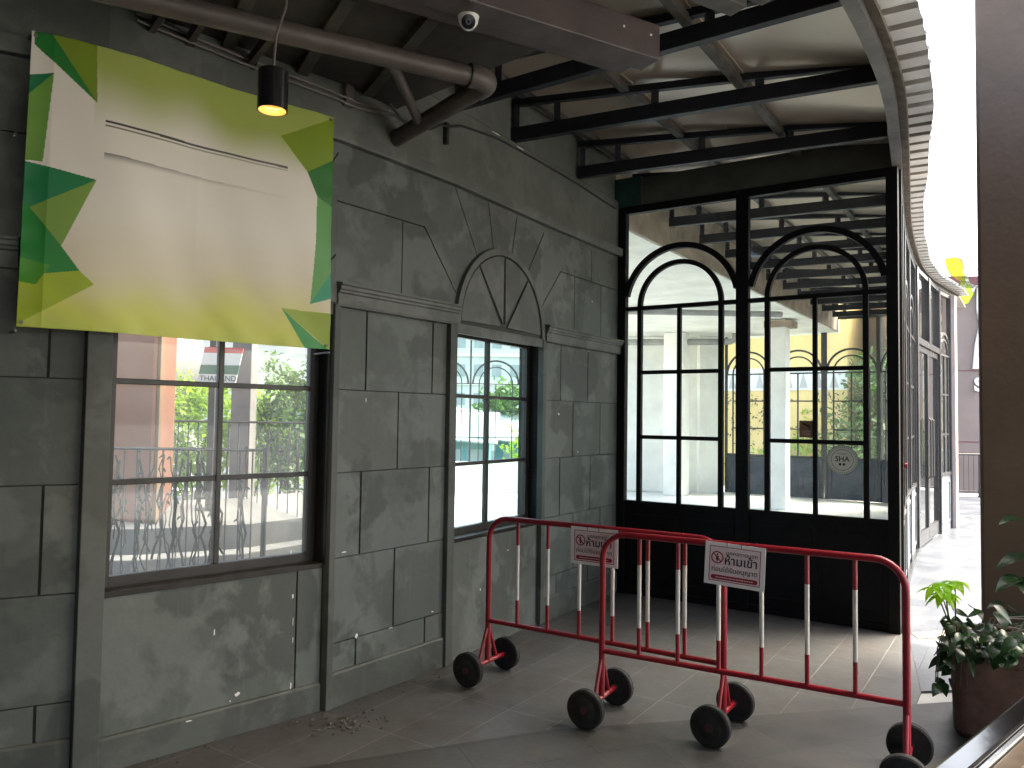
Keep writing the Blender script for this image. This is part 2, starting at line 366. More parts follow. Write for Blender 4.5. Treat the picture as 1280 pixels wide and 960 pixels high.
# plan of the place: the wall's bend points, then the partition (camera stands at 0,0 looking along +Y)
N = [(-2.14, 3.242), (-1.824, 3.406), (-.978, 4.233), (-.397, 5.019), (.233, 6.039), (.989, 7.198), (2.945, 5.895)]
PV = Vector((.83224662, -.5544056)); WV = Vector((.5544056, .83224662)); N5 = Vector(N[5])
def PW(U, W, z=0.): q = N5+PV*U+WV*W; return (q.x, q.y, z)
def frame(a, b):
    a = Vector(a); d = Vector(b)-a; Ln = d.length; d.normalize(); n = Vector((d.y, -d.x))
    def fr(s, nn, z): return (a.x+d.x*s+n.x*nn, a.y+d.y*s+n.y*nn, z)
    return fr, Ln
SEC = [frame(N[i], N[i+1]) for i in range(6)]
def interp(tab, x):
    for (x0, y0), (x1, y1) in zip(tab, tab[1:]):
        if x <= x1: return y0+(y1-y0)*(x-x0)/(x1-x0)
    return tab[-1][1]
def smooth_tab(tab, x):     # catmull-rom through the table
    for i in range(len(tab)-1):
        if x <= tab[i+1][0] or i == len(tab)-2:
            p0 = tab[max(i-1, 0)]; p1 = tab[i]; p2 = tab[i+1]; p3 = tab[min(i+2, len(tab)-1)]
            t = (x-p1[0])/(p2[0]-p1[0])
            m1 = (p2[1]-p0[1])/max(1e-6, p2[0]-p0[0])*(p2[0]-p1[0]); m2 = (p3[1]-p1[1])/max(1e-6, p3[0]-p1[0])*(p2[0]-p1[0])
            return (2*t**3-3*t*t+1)*p1[1]+(t**3-2*t*t+t)*m1+(-2*t**3+3*t*t)*p2[1]+(t**3-t*t)*m2
UFT = [(-6, 2.15), (-4, 2.40), (-2.7, 2.49), (-1.9, 2.50), (-1.3, 2.474), (-.7, 2.417), (0, 2.345), (.92, 2.245), (2.14, 2.12), (3.4, 2.03), (4.65, 1.975), (5.6, 1.995), (6.33, 2.07), (7.03, 2.16), (7.7, 2.25)]
def UF(W): return smooth_tab(UFT, W)

# ------------------------------------------------------------------ ground and floors
structure('ground', MB().add([(-300, -300, -3.6), (300, -300, -3.6), (300, 300, -3.6), (-300, 300, -3.6)], [(0, 1, 2, 3)]), M['ground'])
base = MB(); base.zprism([(-9, -7), (8, -7), (14, 8), (14, 17.4), (8.2, 18.2), (4.0, 19.2), (-9, 16.9)], -.4, -.012)
structure('terrace', base, M['concrete'])
fl = MB(); fl.zprism([PW(-.2, -6.4)[:2], PW(2.62, -3.9)[:2], PW(2.62, -1.32)[:2], PW(2.5, -.12)[:2], PW(2.35, .1)[:2], PW(-.1, .1)[:2], N[4], N[3], N[2], N[1], (-3.3, 2.95), (-3.3, 2.3)], -.012, 0)
structure('floor', fl, M['tile'])
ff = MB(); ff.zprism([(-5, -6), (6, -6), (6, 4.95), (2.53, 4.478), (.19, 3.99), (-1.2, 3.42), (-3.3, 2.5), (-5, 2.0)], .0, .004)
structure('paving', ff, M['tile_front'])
wk = MB(); wk.zprism([PW(2.62, -1.32)[:2], (3.6, 4.8), (9, 5.5), (13.2, 9), (13.4, 17), (9.0, 17.2), PW(2.4, 8.2)[:2], PW(2.16, 7.0)[:2], PW(1.98, 4.65)[:2], PW(2.08, 2.6)[:2], PW(2.3, .6)[:2]], -.011, .003)
structure('walkway', wk, M['walk'])
th = MB(); th.zprism([(3.00, 5.75), (3.62, 5.92), (5.3, 6.25), (5.3, 6.36), (3.62, 6.06), (3.03, 5.90)], .001, .008)
structure('path', th, mat('beige_stone_strip', (.40, .33, .24), .6, noise=.2, scale=8))
rm = MB(); rm.zprism([PW(.0, .08)[:2], PW(2.3, .08)[:2], PW(1.96, 4.65)[:2], PW(2.12, 7.0)[:2], PW(1.3, 10.3)[:2], PW(-2.5, 10.5)[:2], (2.3, 17.0), (-3.3, 16.1), (-.85, 5.32), (-.5, 5.15), (.15, 6.2), (.9, 7.3)], -.012, .0)
structure('floor', rm, M['concrete'])

cy_ = MB(); cy_.zprism([(-9, 3.2), (-2.6, 3.2), (-1.2, 4.6), (-.9, 5.3), (-3.4, 16.0), (-9, 15.5)], -.012, .0)
structure('reflection_ground', cy_, mat('grey_reflection_concrete', (.12, .12, .113), .8, noise=.3, scale=1.2))  # ground of the scene that stands in for the large window's reflections
# ------------------------------------------------------------------ the panelled wall
wall = thing('panelled_wall', 'grey panelled wall with moulded blocks, arches and two windows, behind the red barriers', 'wall', (-.4, 5.0, 0))
WX = (N[0][0]-1.25, N[0][1]-.42)
# backing with openings
bk = MB(); T0, T1 = -.20, -.014
EXT = -1.3
ZT = 4.06
bk.box((EXT, T0, 0), (SEC[0][1], T1, 3.62), SEC[0][0])
WIN = {1: (.06, 1.155), 3: (.03, 1.185)}
WZ0, WZ1 = .775, 2.165
for i in (1, 3):
    fr, Ln = SEC[i]; a, b = WIN[i]
    bk.box((-.0, T0, 0), (Ln, -.035, WZ0), fr); bk.box((-.0, T0, WZ1), (Ln, T1, 3.62), fr)
    bk.box((0, T0, WZ0), (a, T1, WZ1), fr); bk.box((b, T0, WZ0), (Ln, T1, WZ1), fr)
for i in (2, 4): bk.box((0, T0, 0), (SEC[i][1], T1, 3.62), SEC[i][0])
bk.build('wall_core', M['groove'], wall)
# rendered plane above the ledge, and the recessed strip the trusses land on
path = [SEC[0][0](EXT, 0, 0)[:2]]+N[0:6]
up_ = MB(); up_.sweep(path, [(-.013, 3.1), (.0, 3.1), (.0, 3.6), (-.02, 3.615), (-.013, 3.615)])
up_.build('upper_render', M['wallplain'], wall)
u2 = MB(); u2.sweep(path, [(-.22, 3.615), (-.045, 3.615), (-.045, ZT), (-.22, ZT)]); u2.build('top_strip', M['wallplain'], wall)
# ledge, cornices, baseboards
lg = MB(); lg.sweep(path, [(.0, 3.085), (.045, 3.085), (.05, 3.10), (.052, 3.155), (.0, 3.175)])
lg.build('ledge', M['moulding'], wall)
def cornice(i, s0, s1):
    c = MB(); fr = SEC[i][0]
    prof = [(.0, 2.175), (.035, 2.175), (.04, 2.19), (.04, 2.245), (.052, 2.25), (.052, 2.262), (.062, 2.268), (.062, 2.285), (.072, 2.29), (.072, 2.302), (.0, 2.312)]
    c.sweep([fr(s0, 0, 0)[:2], fr(s1, 0, 0)[:2]], prof); c.build('cornice', M['moulding'], wall, bevel=.002)
cornice(0, EXT, .05); cornice(2, -.01, SEC[2][1]+.02); cornice(4, .0, SEC[4][1]-.01)
def baseboard(i, s0, s1, n=.018, h=.185):
    c = MB(); fr = SEC[i][0]
    c.sweep([fr(s0, 0, 0)[:2], fr(s1, 0, 0)[:2]], [(-.03, 0), (n, 0), (n, h-.012), (n-.008, h), (-.03, h)]); c.build('baseboard', M['pilaster'], wall, bevel=.002)
baseboard(0, EXT, SEC[0][1]-.05); baseboard(1, .06, 1.15, .004, .15); baseboard(2, .0, SEC[2][1]); baseboard(3, .05, 1.17, -.004, .02); baseboard(4, .03, SEC[4][1])
# blocks: every block a slab proud of the dark core, one mesh
G = .0045
bl = MB()
def block(i, poly, n1=0.):
    fr = SEC[i][0]
    cx = sum(q[0] for q in poly)/len(poly); cz = sum(q[1] for q in poly)/len(poly); k = len(poly)
    # inset every edge by G
    ar = sum(poly[j][0]*poly[(j+1) % k][1]-poly[(j+1) % k][0]*poly[j][1] for j in range(k))
    pl = poly if ar > 0 else poly[::-1]; ln = []
    for j in range(k):
        a, b = Vector(pl[j]), Vector(pl[(j+1) % k]); d = (b-a).normalized(); nn = Vector((-d.y, d.x)); ln.append((a+nn*G, d))
    out = []
    for j in range(k):
        (a, d), (b, e) = ln[j-1], ln[j]; den = d.x*e.y-d.y*e.x
        if abs(den) < 1e-6: out.append(tuple(b)); continue
        t = ((b.x-a.x)*e.y-(b.y-a.y)*e.x)/den; out.append((a.x+d.x*t, a.y+d.y*t))
    bl.prism(out, -.016, n1+random.uniform(-.0015, .0015), fr, random.choice((0, 0, 1, 1, 2)))
def row(i, z0, z1, cuts):
    for a, b in zip(cuts, cuts[1:]): block(i, [(a+.0015, z0-.0015), (b-.0015, z0-.0015), (b-.0015, z1+.0015), (a+.0015, z1+.0015)])
ZA, ZB, ZC, ZD, ZBB = 1.720, 1.262, .797, .338, .180
L0, L2, L3, L4 = SEC[0][1], SEC[2][1], SEC[3][1], SEC[4][1]
row(0, ZA, 2.18, [EXT, -.9, -.38, .171, L0]); row(0, ZB, ZA, [EXT, -.65, -.1, L0]); row(0, ZC, ZB, [EXT, -.9, -.38, .17, L0])
row(0, ZD, ZC, [EXT, -.65, -.1, L0]); row(0, ZBB, ZD, [EXT, -.9, -.38, .172, L0])
row(0, 2.31, 2.76, [EXT, -.65, -.1, L0]); row(0, 2.76, 3.09, [EXT, -.38, L0])
row(2, ZA, 2.18, [.0, .24, .80, L2]); row(2, ZB, ZA, [0, .506, L2]); row(2, ZC, ZB, [0, .221, .789, L2])
row(2, ZD, ZC, [0, .50, L2]); row(2, ZBB, ZD, [0, .209, .772, L2])
row(4, ZA, 2.18, [0, .295, .77, L4]); row(4, ZB, ZA, [0, .508, 1.01, L4]); row(4, ZC, ZB, [0, .297, .83, L4])
row(4, ZD, ZC, [0, .528, 1.03, L4]); row(4, ZBB, ZD, [0, .26, .80, L4])
# fanned blocks round the arches
E_ = G
block(2, [(-E_, 2.31), (.513, 2.31), (.513, 2.759), (-E_, 2.759)])
block(2, [(.513, 2.31), (L2+E_, 2.31), (L2+E_, 2.43), (.705, 2.759), (.513, 2.759)])
block(2, [(-E_, 2.759), (.705, 2.759), (L2+E_, 2.43), (L2+E_, 3.09), (-E_, 3.09)])
for i, Ln in ((1, SEC[1][1]), (3, L3)):
    block(i, [(-E_, 2.18), (.25, 2.18), (.25, 2.22), (-E_, 2.435)])
    block(i, [(-E_, 2.43), (.25, 2.22), (.35, 2.45), (.266, 2.706), (.003, 3.10), (-E_, 3.10)])
    block(i, [(.266, 2.706), (.30, 2.60), (.477, 2.66), (.477, 2.782), (.405, 3.10), (.003, 3.10)])
    block(i, [(.477, 2.66), (.734, 2.66), (.734, 2.812), (.80, 3.10), (.405, 3.10), (.477, 2.782)])
    block(i, [(.734, 2.66), (.95, 2.62), (.983, 2.716), (Ln+E_, 3.035), (Ln+E_, 3.10), (.80, 3.10), (.734, 2.812)])
    block(i, [(.95, 2.22), (Ln+E_, 2.465), (Ln+E_, 3.035), (.983, 2.716), (.93, 2.6)])
    block(i, [(.95, 2.18), (Ln+E_, 2.18), (Ln+E_, 2.465), (.95, 2.22)])
block(4, [(-E_, 2.31), (.513, 2.31), (.513, 2.77), (.272, 2.77), (-E_, 2.46)])
block(4, [(.513, 2.31), (1.006, 2.31), (1.006, 2.77), (.513, 2.77)])
block(4, [(1.006, 2.31), (L4, 2.31), (L4, 2.77), (1.006, 2.77)])
block(4, [(-E_, 2.46), (.272, 2.77), (.818, 2.77), (.818, 3.09), (-E_, 3.09)]); block(4, [(.818, 2.77), (L4, 2.77), (L4, 3.09), (.818, 3.09)])
bl.build('wall_blocks', [M['wall'], M['wall2'], M['wall3']], wall, bevel=.003)
# panels below the windows
for i in (1, 3):
    fr, Ln = SEC[i]; a, b = WIN[i]
    q = MB()
    if i == 1:
        q.box((a, -.036, 0), (1.005, -.018, WZ0), fr); q.box((1.012, -.036, 0), (b, -.016, WZ0), fr)
    else: q.box((a, -.036, 0), (b, -.012, WZ0), fr)
    q.build('apron_panel', M['wall'], wall, bevel=.002)
# pilaster strips beside the windows
def strip(i, s0, s1, n, z1=2.19, m='pilaster'):
    MB().box((s0, -.02, 0), (s1, n, z1), SEC[i][0]).build('pilaster', M[m], wall, bevel=.004)
strip(1, -.05, .055, .03); strip(2, -.022, .02, .032); strip(3, -.045, .03, .03); strip(4, -.03, .02, .03)
# arches with fan-shaped fields
for i, Ln in ((1, SEC[1][1]), (3, L3)):
    fr = SEC[i][0]; c = (Ln/2+.005, 2.19); R = .585
    q = MB()
    q.box((c[0]-R, -.01, 2.125), (c[0]+R, .02, 2.19), fr)
    def field(a0, a1, hub=.05):
        pts = [(c[0]+hub*math.cos((a0+a1)/2), 2.20+hub*math.sin((a0+a1)/2))]
        for k in range(13):
            a = a0+(a1-a0)*k/12; pts.append((c[0]+.525*math.cos(a), 2.195+.525*math.sin(a)))
        q.prism(pts, -.01, .022, fr)
    for a0, a1 in ((2, 51), (53, 89), (91, 127), (129, 178)): field(rad(a0), rad(a1))
    q.arc(c, .565, .046, -.01, .030, fr)
    q.build('arch_panel', M['moulding'], wall, bevel=.002)
    bkk = MB(); pts = [(c[0]+.57*math.cos(rad(a)), 2.19+.57*math.sin(rad(a))) for a in range(0, 181, 6)]
    bkk.prism(pts, -.012, .0075, fr); bkk.build('arch_backing', M['groove'], wall)
# flaked paint showing white plaster
random.seed(17)
for i, sx, zz, ww, hh, n in ((1, .698, .19, .028, .022, -.0175), (1, .571, .518, .007, .035, -.0175), (1, .969, .86, .006, .02, -.0175), (1, .985, .629, .010, .03, -.0175), (1, .99, .50, .004, .05, -.0175), (1, .992, .40, .004, .04, -.0175), (1, .987, .165, .010, .04, -.0175), (1, .417, .765, .03, .006, -.0175), (1, .817, .768, .05, .006, -.0175), (1, .66, .165, .008, .012, -.0175), (1, .45, .13, .03, .006, .006),
        (2, .21, .345, .022, .035, .002), (2, .108, .824, .045, .008, .002), (2, .242, 1.667, .008, .03, .002), (2, .478, .335, .03, .008, .002), (2, .84, .36, .02, .01, .002), (3, .40, .40, .012, .02, -.0115), (3, .75, .62, .02, .008, -.0115), (3, .49, 3.594, .10, .009, .002), (3, .821, 3.590, .13, .010, .002), (3, 1.10, 3.575, .10, .012, .002), (4, .832, 2.60, .012, .02, .002), (4, .6, 1.30, .02, .012, .002), (4, .766, 2.16, .03, .008, .004)):
    k = 9; pts = []
    for a in range(k): rr_ = random.uniform(.55, 1.2); pts.append((sx+ww/2*rr_*math.cos(2*math.pi*a/k), zz+hh/2*rr_*math.sin(2*math.pi*a/k)))
    MB().prism(pts, n-.002, n+.0012, SEC[i][0]).build('paint_flake', M['bandwhite'], wall)
# windows
for i, gm in ((1, 'glassdusty'), (3, 'glassgreen')):
    fr, Ln = SEC[i]; a, b = WIN[i]
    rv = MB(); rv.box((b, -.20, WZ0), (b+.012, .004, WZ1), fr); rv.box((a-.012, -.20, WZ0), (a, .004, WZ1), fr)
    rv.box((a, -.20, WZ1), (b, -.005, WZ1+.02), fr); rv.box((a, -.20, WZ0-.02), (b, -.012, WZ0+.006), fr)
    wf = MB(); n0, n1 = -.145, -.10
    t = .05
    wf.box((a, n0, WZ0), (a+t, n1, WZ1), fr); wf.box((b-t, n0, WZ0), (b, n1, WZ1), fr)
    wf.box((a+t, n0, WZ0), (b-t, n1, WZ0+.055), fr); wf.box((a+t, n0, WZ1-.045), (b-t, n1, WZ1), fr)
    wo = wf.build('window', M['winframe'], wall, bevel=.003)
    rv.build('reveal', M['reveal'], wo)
    mc = (a+b)/2
    mu = MB(); mu.box((mc-.0135, n0+.004, WZ0+.055), (mc+.0135, n1-.004, WZ1-.045), fr)
    for z in (1.256, 1.722):
        mu.box((a+t, n0+.008, z-.013), (mc-.0135, n1-.008, z+.013), fr); mu.box((mc+.0135, n0+.008, z-.013), (b-t, n1-.008, z+.013), fr)
    mu.build('muntin', M['winframe'], wo, bevel=.003)
    pn = MB(); pn.add([fr(a+.02, -.122, WZ0+.02), fr(b-.02, -.122, WZ0+.02), fr(b-.02, -.122, WZ1-.02), fr(a+.02, -.122, WZ1-.02)], [(0, 1, 2, 3)])
    pn.build('pane', M[gm], wo)

# ------------------------------------------------------------------ black arched partition
P0 = PW(0, 0); fP, LP = frame(P0[:2], PW(2.35, 0)[:2])     # n points to the viewer
part = thing('arched_partition', 'black steel and glass partition with two arched frames, closing the passage', 'partition', PW(1.17, 0))
pf = MB(); n0, n1 = -.035, .035
for a, b in ((0., .078), (1.106, 1.210), (2.272, 2.352)): pf.box((a, n0, 0), (b, n1, 3.545), fP)
for a, b in ((.078, 1.106), (1.210, 2.272)):
    pf.box((a, n0, 3.478), (b, n1, 3.545), fP); pf.box((a, n0+.01, .80), (b, n1-.01, .842), fP)
pf.build('frame', M['black'], part, bevel=.003)
for a, b in ((.078, 1.106), (1.210, 2.272)):
    c = (a+b)/2; g = MB(); m0, m1 = -.022, .022
    l0, l1 = c-.378, c+.378
    for s in (l0, l1): g.box((s-.02, m0, .842), (s+.02, m1, 2.575), fP)
    g.box((a, m0, 2.575), (b, m1, 2.612), fP)
    g.box((c-.017, m0+.004, .842), (c+.017, m1-.004, 2.575), fP)
    for z in (2.006, 1.42): g.box((l0+.02, m0+.006, z-.017), (c-.017, m1-.006, z+.017), fP); g.box((c+.017, m0+.006, z-.017), (l1-.02, m1-.006, z+.017), fP)
    g.arc((c, 2.612), .378, .04, m0, m1, fP); g.arc((c, 2.612), .525, .05, m0-.004, m1+.004, fP, rad(11), rad(169))
    gr = g.build('arched_grille', M['black'], part)
    pn = MB(); pn.add([fP(a, -.001, .83), fP(b, -.001, .83), fP(b, -.001, 3.49), fP(a, -.001, 3.49)], [(0, 1, 2, 3)]); pn.build('pane', M['glass'], gr)
    k = MB(); k.box((a, -.012, .0), (b, .006, .80), fP)
    for s0, s1, z0, z1 in ((a+.05, c-.03, .12, .72), (c+.03, b-.05, .12, .72)):
        for q in ((s0, z0, s1, z0+.02), (s0, z1-.02, s1, z1), (s0, z0+.02, s0+.02, z1-.02), (s1-.02, z0+.02, s1, z1-.02)): k.box((q[0], .006, q[1]), (q[2], .014, q[3]), fP)
    k.box((a, -.02, 0), (b, .02, .06), fP)
    k.build('lower_panel', M['black'], part)
hb = thing('header_beam', 'dark green-grey panel beam above the black arched partition', 'beam', PW(1.17, 0, 3.55))
MB().box((.225, -.03, 3.549), (2.33, .03, 3.80), fP).build('panel', M['greenbeam'], hb, bevel=.003)
MB().box((-.04, -.032, 3.549), (.222, .034, 3.82), fP).build('end_plate', M['teal'], hb, bevel=.003)
# stickers on the glass
def disc(mb, c, R, n0, n1, fr, seg=48, mi=0):
    mb.prism([(c[0]+R*math.cos(2*math.pi*k/seg), c[1]+R*math.sin(2*math.pi*k/seg)) for k in range(seg)], n0, n1, fr, mi)
def ring(mb, c, R, t, n0, n1, fr, mi=0): mb.arc(c, R, t, n0, n1, fr, 0, 2*math.pi, 48, mi)
sc = (1.943, 1.283)
st = thing('round_sticker', 'round cream SHA certification sticker on the right-hand glass of the black partition', 'sticker', fP(sc[0], .003, sc[1]))
q = MB(); disc(q, sc, .117, .001, .0022, fP); q.build('backing', mat('dark_teal_print', (.05, .075, .075), .5), st)
q = MB(); ring(q, sc, .0975, .029, .0022, .0028, fP); disc(q, sc, .0795, .0022, .0029, fP); q.build('cream_field', mat('cream_print', (.78, .78, .68), .5), st)
fS = lambda x, n, z: fP(sc[0]+x, .0032+n*.2, sc[1]+z)
text_mesh('lettering', 'SHA', .058, lambda x, n, z: fS(x, n, z+.006), M['ink'], st, bold=.0009)
text_mesh('small_lettering', 'AMAZING', .016, lambda x, n, z: fS(x, n, z+.048), M['signred'], st)
q = MB(); disc(q, (sc[0]-.016, sc[1]-.034), .010, .003, .0036, fP, 16); disc(q, (sc[0]+.012, sc[1]-.034), .010, .003, .0036, fP, 16); q.build('emblem', M['ink'], st)
q = MB()
for k in range(40):
    a = 2*math.pi*k/40; disc(q, (sc[0]+.101*math.cos(a), sc[1]+.101*math.sin(a)), .0035, .0029, .0034, fP, 6)
q.build('rim_lettering', M['ink'], st)
st = thing('camera_sticker', 'small brown warning sticker with a camera picture on the partition glass', 'sticker', fP(1.672, .003, 1.52))
q = MB(); q.box((1.617, .001, 1.452), (1.727, .002, 1.588), fP); q.build('backing', mat('orange_brown_print', (.22, .115, .065), .5), st)
q = MB(); q.prism([(1.638, 1.562), (1.648, 1.572), (1.705, 1.548), (1.698, 1.528)], .002, .003, fP); q.box((1.69, .002, 1.516), (1.696, .003, 1.532), fP); q.build('camera_picture', M['ink'], st)
q = MB(); [q.box((1.632, .002, z), (1.712, .0028, z+.006), fP) for z in (1.500, 1.486, 1.472)]; q.build('print_lines', mat('pale_print', (.42, .30, .24), .5), st)

# ------------------------------------------------------------------ roof: trusses, purlins, sheets, fascia, eave
def roofz(U, W): return 4.02-.30*max(0, U)/max(.5, UF(W))
ends = [(-2.50, -2.56), (-1.80, -1.50), (-.77, -.48)]+[(.28+.92*k, .55+.90*k) for k in range(11)]
TL = ['nearest dark roof truss, its end beside the brown pipe elbow', 'second dark roof truss from the front, with a notched end on the grey wall', 'dark roof truss just in front of the black partition']
for i, (wa, wb) in enumerate(ends):
    ua = -.015 if wa < 0 else .0
    ub = UF(wb)-.05
    if wa > 7: ub = min(ub, 2.2-(wb-7)*.28)
    t = thing('roof_truss', TL[i] if i < 3 else 'dark steel truss in the row under the roof beyond the glass partition', 'truss', PW((ua+ub)/2, (wa+wb)/2, 3.63), 0, 'dark steel roof trusses')
    A, B = Vector(PW(ua, wa, 0)), Vector(PW(ub, wb, 0))
    at = lambda s, z: A.lerp(B, s)+Vector((0, 0, z))
    MB().bar(at(0, 3.68), at(1, 3.68), .06, .10).build('bottom_chord', M['truss'], t, bevel=.004)
    zt0, zt1 = 3.925, 3.755
    MB().bar(at(0, zt0), at(1, zt1), .05, .05).build('top_chord', M['truss'], t, bevel=.004)
    for s in (.012, .145, .44, .72):
        MB().bar(at(s, 3.73), at(s, zt0+(zt1-zt0)*s-.02), .045, .045, (1, 0, 0)).build('web_post', M['truss'], t)
for k, (u, lab) in enumerate(((.10, 'steel purlin running beside the top of the grey wall'), (.86, 'brown-grey steel purlin crossing the middle of the roof trusses'), (1.62, 'brown-grey steel purlin nearest the curved fascia'))):
    pts = [PW(u, W, roofz(u, W)-.045) for W in (-2.9, 9.6)]
    tag(MB().bar(pts[0], pts[1], .055, .05).build('roof_purlin', M['purlin'], bevel=.004), lab, 'purlin', 'steel purlins under the roof')
cv = thing('loose_purlin', 'short grey steel bar sloping across under the trusses near the beam end', 'steel bar', PW(.82, -.75, 3.9))
rf = MB(); Ws = [-5.5+.25*k for k in range(64)]
for j, (ua, ub) in enumerate(((-.12, .9), (.9, 1.66), (1.66, None))):
    for W0, W1 in zip(Ws, Ws[1:]):
        q = []
        for W, u in ((W0, ua), (W0, ub), (W1, ub), (W1, ua)):
            uu = UF(min(W, 7.5))+.02 if u is None else u
            if u is None and W > 7.5: uu = 2.2
            q.append((uu, W))
        zz = [roofz(min(a, 2.5), W)+.005*j for a, W in q]
        rf.hexa([PW(a, W, z) for (a, W), z in zip(q, zz)]+[PW(a, W, z+.03) for (a, W), z in zip(q, zz)])
tag(rf.build('roof', M['roof']), 'sloping roof sheets with a brown shiny underside above the steel trusses', 'roof')
bpy.data.objects.remove(cv)
fa = thing('curved_fascia', 'curved grey steel fascia along the edge of the trussed roof', 'fascia', PW(2.4, 0, 3.5))
Wf = [-5.5+.2*k for k in range(66)]
path_f = [PW(UF(W), W)[:2] for W in Wf if W <= 7.65]
MB().sweep(path_f, [(-.035, 3.55), (.035, 3.55), (.035, 3.80), (-.035, 3.80)]).build('channel', M['fascia'], fa, smooth=True)
MB().sweep(path_f, [(.036, 3.60), (.085, 3.585), (.09, 3.60), (.06, 3.625), (.036, 3.625)]).build('gutter_lip', mat('rusty_grey_lip', (.14, .115, .09), .7, noise=.5, scale=12), fa)
ev = MB(); Wp = -5.4; st_ = .062
pat = [(0, 0), (.125, 0), (.137, .026), (.180, .026), (.192, 0)]
prev = None; Ws = []
while Wp < 7.75:
    for d, h in pat[:-1]: Ws.append((Wp+d, h))
    Wp += .192
for (Wa, ha), (Wb, hb_) in zip(Ws, Ws[1:]):
    jit = .006*math.sin(Wa*37)
    def col_(W, h, u): return PW(UF(W)+u, W, 3.632+h-.012*u)
    o_a = .225+jit
    o0 = .30 if Wa < -1 else .23
    wd = interp([(-6, .29), (-2.4, .235), (-1, .235), (0, .225), (1.6, .20), (3.4, .19), (5.1, .19), (7, .21), (7.8, .12)], Wa)+jit
    vs = [col_(Wa, ha, .03), col_(Wb, hb_, .03), col_(Wb, hb_, wd), col_(Wa, ha, wd)]
    ev.add(vs, [(0, 1, 2, 3)], 1 if ha > .01 or hb_ > .01 else 0)
eo = ev.build('corrugated_eave', [M['eave'], M['eave_dark']])
sm = eo.modifiers.new('thick', 'SOLIDIFY'); sm.thickness = .004; sm.offset = 1
tag(eo, 'pale corrugated sheet eave sweeping in an S along the roof edge against the sky', 'eave')

# ------------------------------------------------------------------ curved glass facade with door
fac = thing('glass_facade', 'curved black framed glass front with double door, beside the bright walkway', 'shopfront', PW(2.1, 3.5))
def arched_bay(mb, gl, pn, fr, s0, s1, ztop, mi=0, zb=.84, zs=2.6, bar=.028, inner=True):
    """one bay between posts: transom, double arch, muntins above a panel"""
    c = (s0+s1)/2; hw = (s1-s0)/2; R = hw-.045
    mb.box((s0, -.03, 0), (s0+.05, .03, ztop), fr); mb.box((s1-.05, -.03, 0), (s1, .03, ztop), fr)
    mb.box((s0+.05, -.028, ztop-.06), (s1-.05, .028, ztop), fr); mb.box((s0+.05, -.028, zb-.03), (s1-.05, .028, zb+.02), fr)
    mb.box((s0+.05, -.02, zs-.02), (s1-.05, .02, zs+.01), fr)
    mb.arc((c, zs), R, .04, -.018, .018, fr, 0, math.pi, 24)
    ri = R*.72; mb.arc((c, zs), ri, .03, -.014, .014, fr, 0, math.pi, 24)
    for s in (c-ri, c, c+ri): mb.box((s-bar/2, -.014, zb+.02), (s+bar/2, .014, zs-.02), fr)
    for z in (zs-.59, zs-1.18): mb.box((c-ri, -.012, z-bar/2), (c+ri, .012, z+bar/2), fr)
    gl.add([fr(s0+.05, .001, zb), fr(s1-.05, .001, zb), fr(s1-.05, .001, ztop-.05), fr(s0+.05, .001, ztop-.05)], [(0, 1, 2, 3)])
    pn.box((s0+.05, -.012, .0), (s1-.05, .010, zb-.03), fr)
    for q in ((s0+.10, .12, s1-.10, .15), (s0+.10, zb-.13, s1-.10, zb-.10), (s0+.10, .15, s0+.13, zb-.13), (s1-.13, .15, s1-.10, zb-.13)):
        pn.box((q[0], .010, q[1]), (q[2], .022, q[3]), fr)
ZF = 3.545
bays = [(.06, 2.10), (2.10, 4.20)]
for w0, w1 in bays+[(6.32, 7.06)]:
    n = 2 if w1-w0 > 1.5 else 1
    for k in range(n):
        a = w0+(w1-w0)*k/n; b = w0+(w1-w0)*(k+1)/n
        fr, Ln = frame(PW(UF(a), a)[:2], PW(UF(b), b)[:2])
        m1, g1, p1 = MB(), MB(), MB(); arched_bay(m1, g1, p1, fr, 0.004, Ln-.004, ZF)
        bo = m1.build('arched_bay', M['fframe'], fac, bevel=.002); g1.build('pane', M['facadeglass'], bo); p1.build('lower_panel', M['fpanel'], bo)
a, b = 4.22, 6.30
fr, Ln = frame(PW(UF(a), a)[:2], PW(UF(b), b)[:2])
m1 = MB()
for s in (0.0, Ln-.10): m1.box((s, -.05, 0), (s+.10, .05, ZF), fr)
m1.box((Ln/2-.06, -.05, 2.66), (Ln/2+.06, .05, ZF), fr)
m1.box((.10, -.04, ZF-.06), (Ln-.10, .04, ZF), fr); m1.box((.10, -.045, 2.58), (Ln-.10, .045, 2.66), fr)
do = m1.build('door_surround', M['fframe'], fac, bevel=.003)
g = MB(); g.add([fr(.1, 0, 2.66), fr(Ln-.1, 0, 2.66), fr(Ln-.1, 0, ZF-.06), fr(.1, 0, ZF-.06)], [(0, 1, 2, 3)]); g.build('pane', M['facadeglass'], do)
for s0, s1, hs in ((.105, Ln/2-.004, 1), (Ln/2+.004, Ln-.105, -1)):
    d = MB(); d.box((s0, -.022, .02), (s0+.06, .022, 2.57), fr); d.box((s1-.06, -.022, .02), (s1, .022, 2.57), fr)
    d.box((s0+.06, -.022, 2.50), (s1-.06, .022, 2.57), fr); d.box((s0+.06, -.022, .02), (s1-.06, .022, .20), fr)
    dd = d.build('door', M['fframe'], fac, bevel=.003)
    g = MB(); g.add([fr(s0+.05, 0, .1), fr(s1-.05, 0, .1), fr(s1-.05, 0, 2.55), fr(s0+.05, 0, 2.55)], [(0, 1, 2, 3)]); g.build('pane', M['facadeglass'], dd)
    hx = s1-.10 if hs == 1 else s0+.10
    MB().tube([fr(hx, .03, .85), fr(hx, .06, .88), fr(hx, .06, 1.62), fr(hx, .03, 1.65)], .014, 8).build('handle', M['darkcol'], dd, smooth=True)
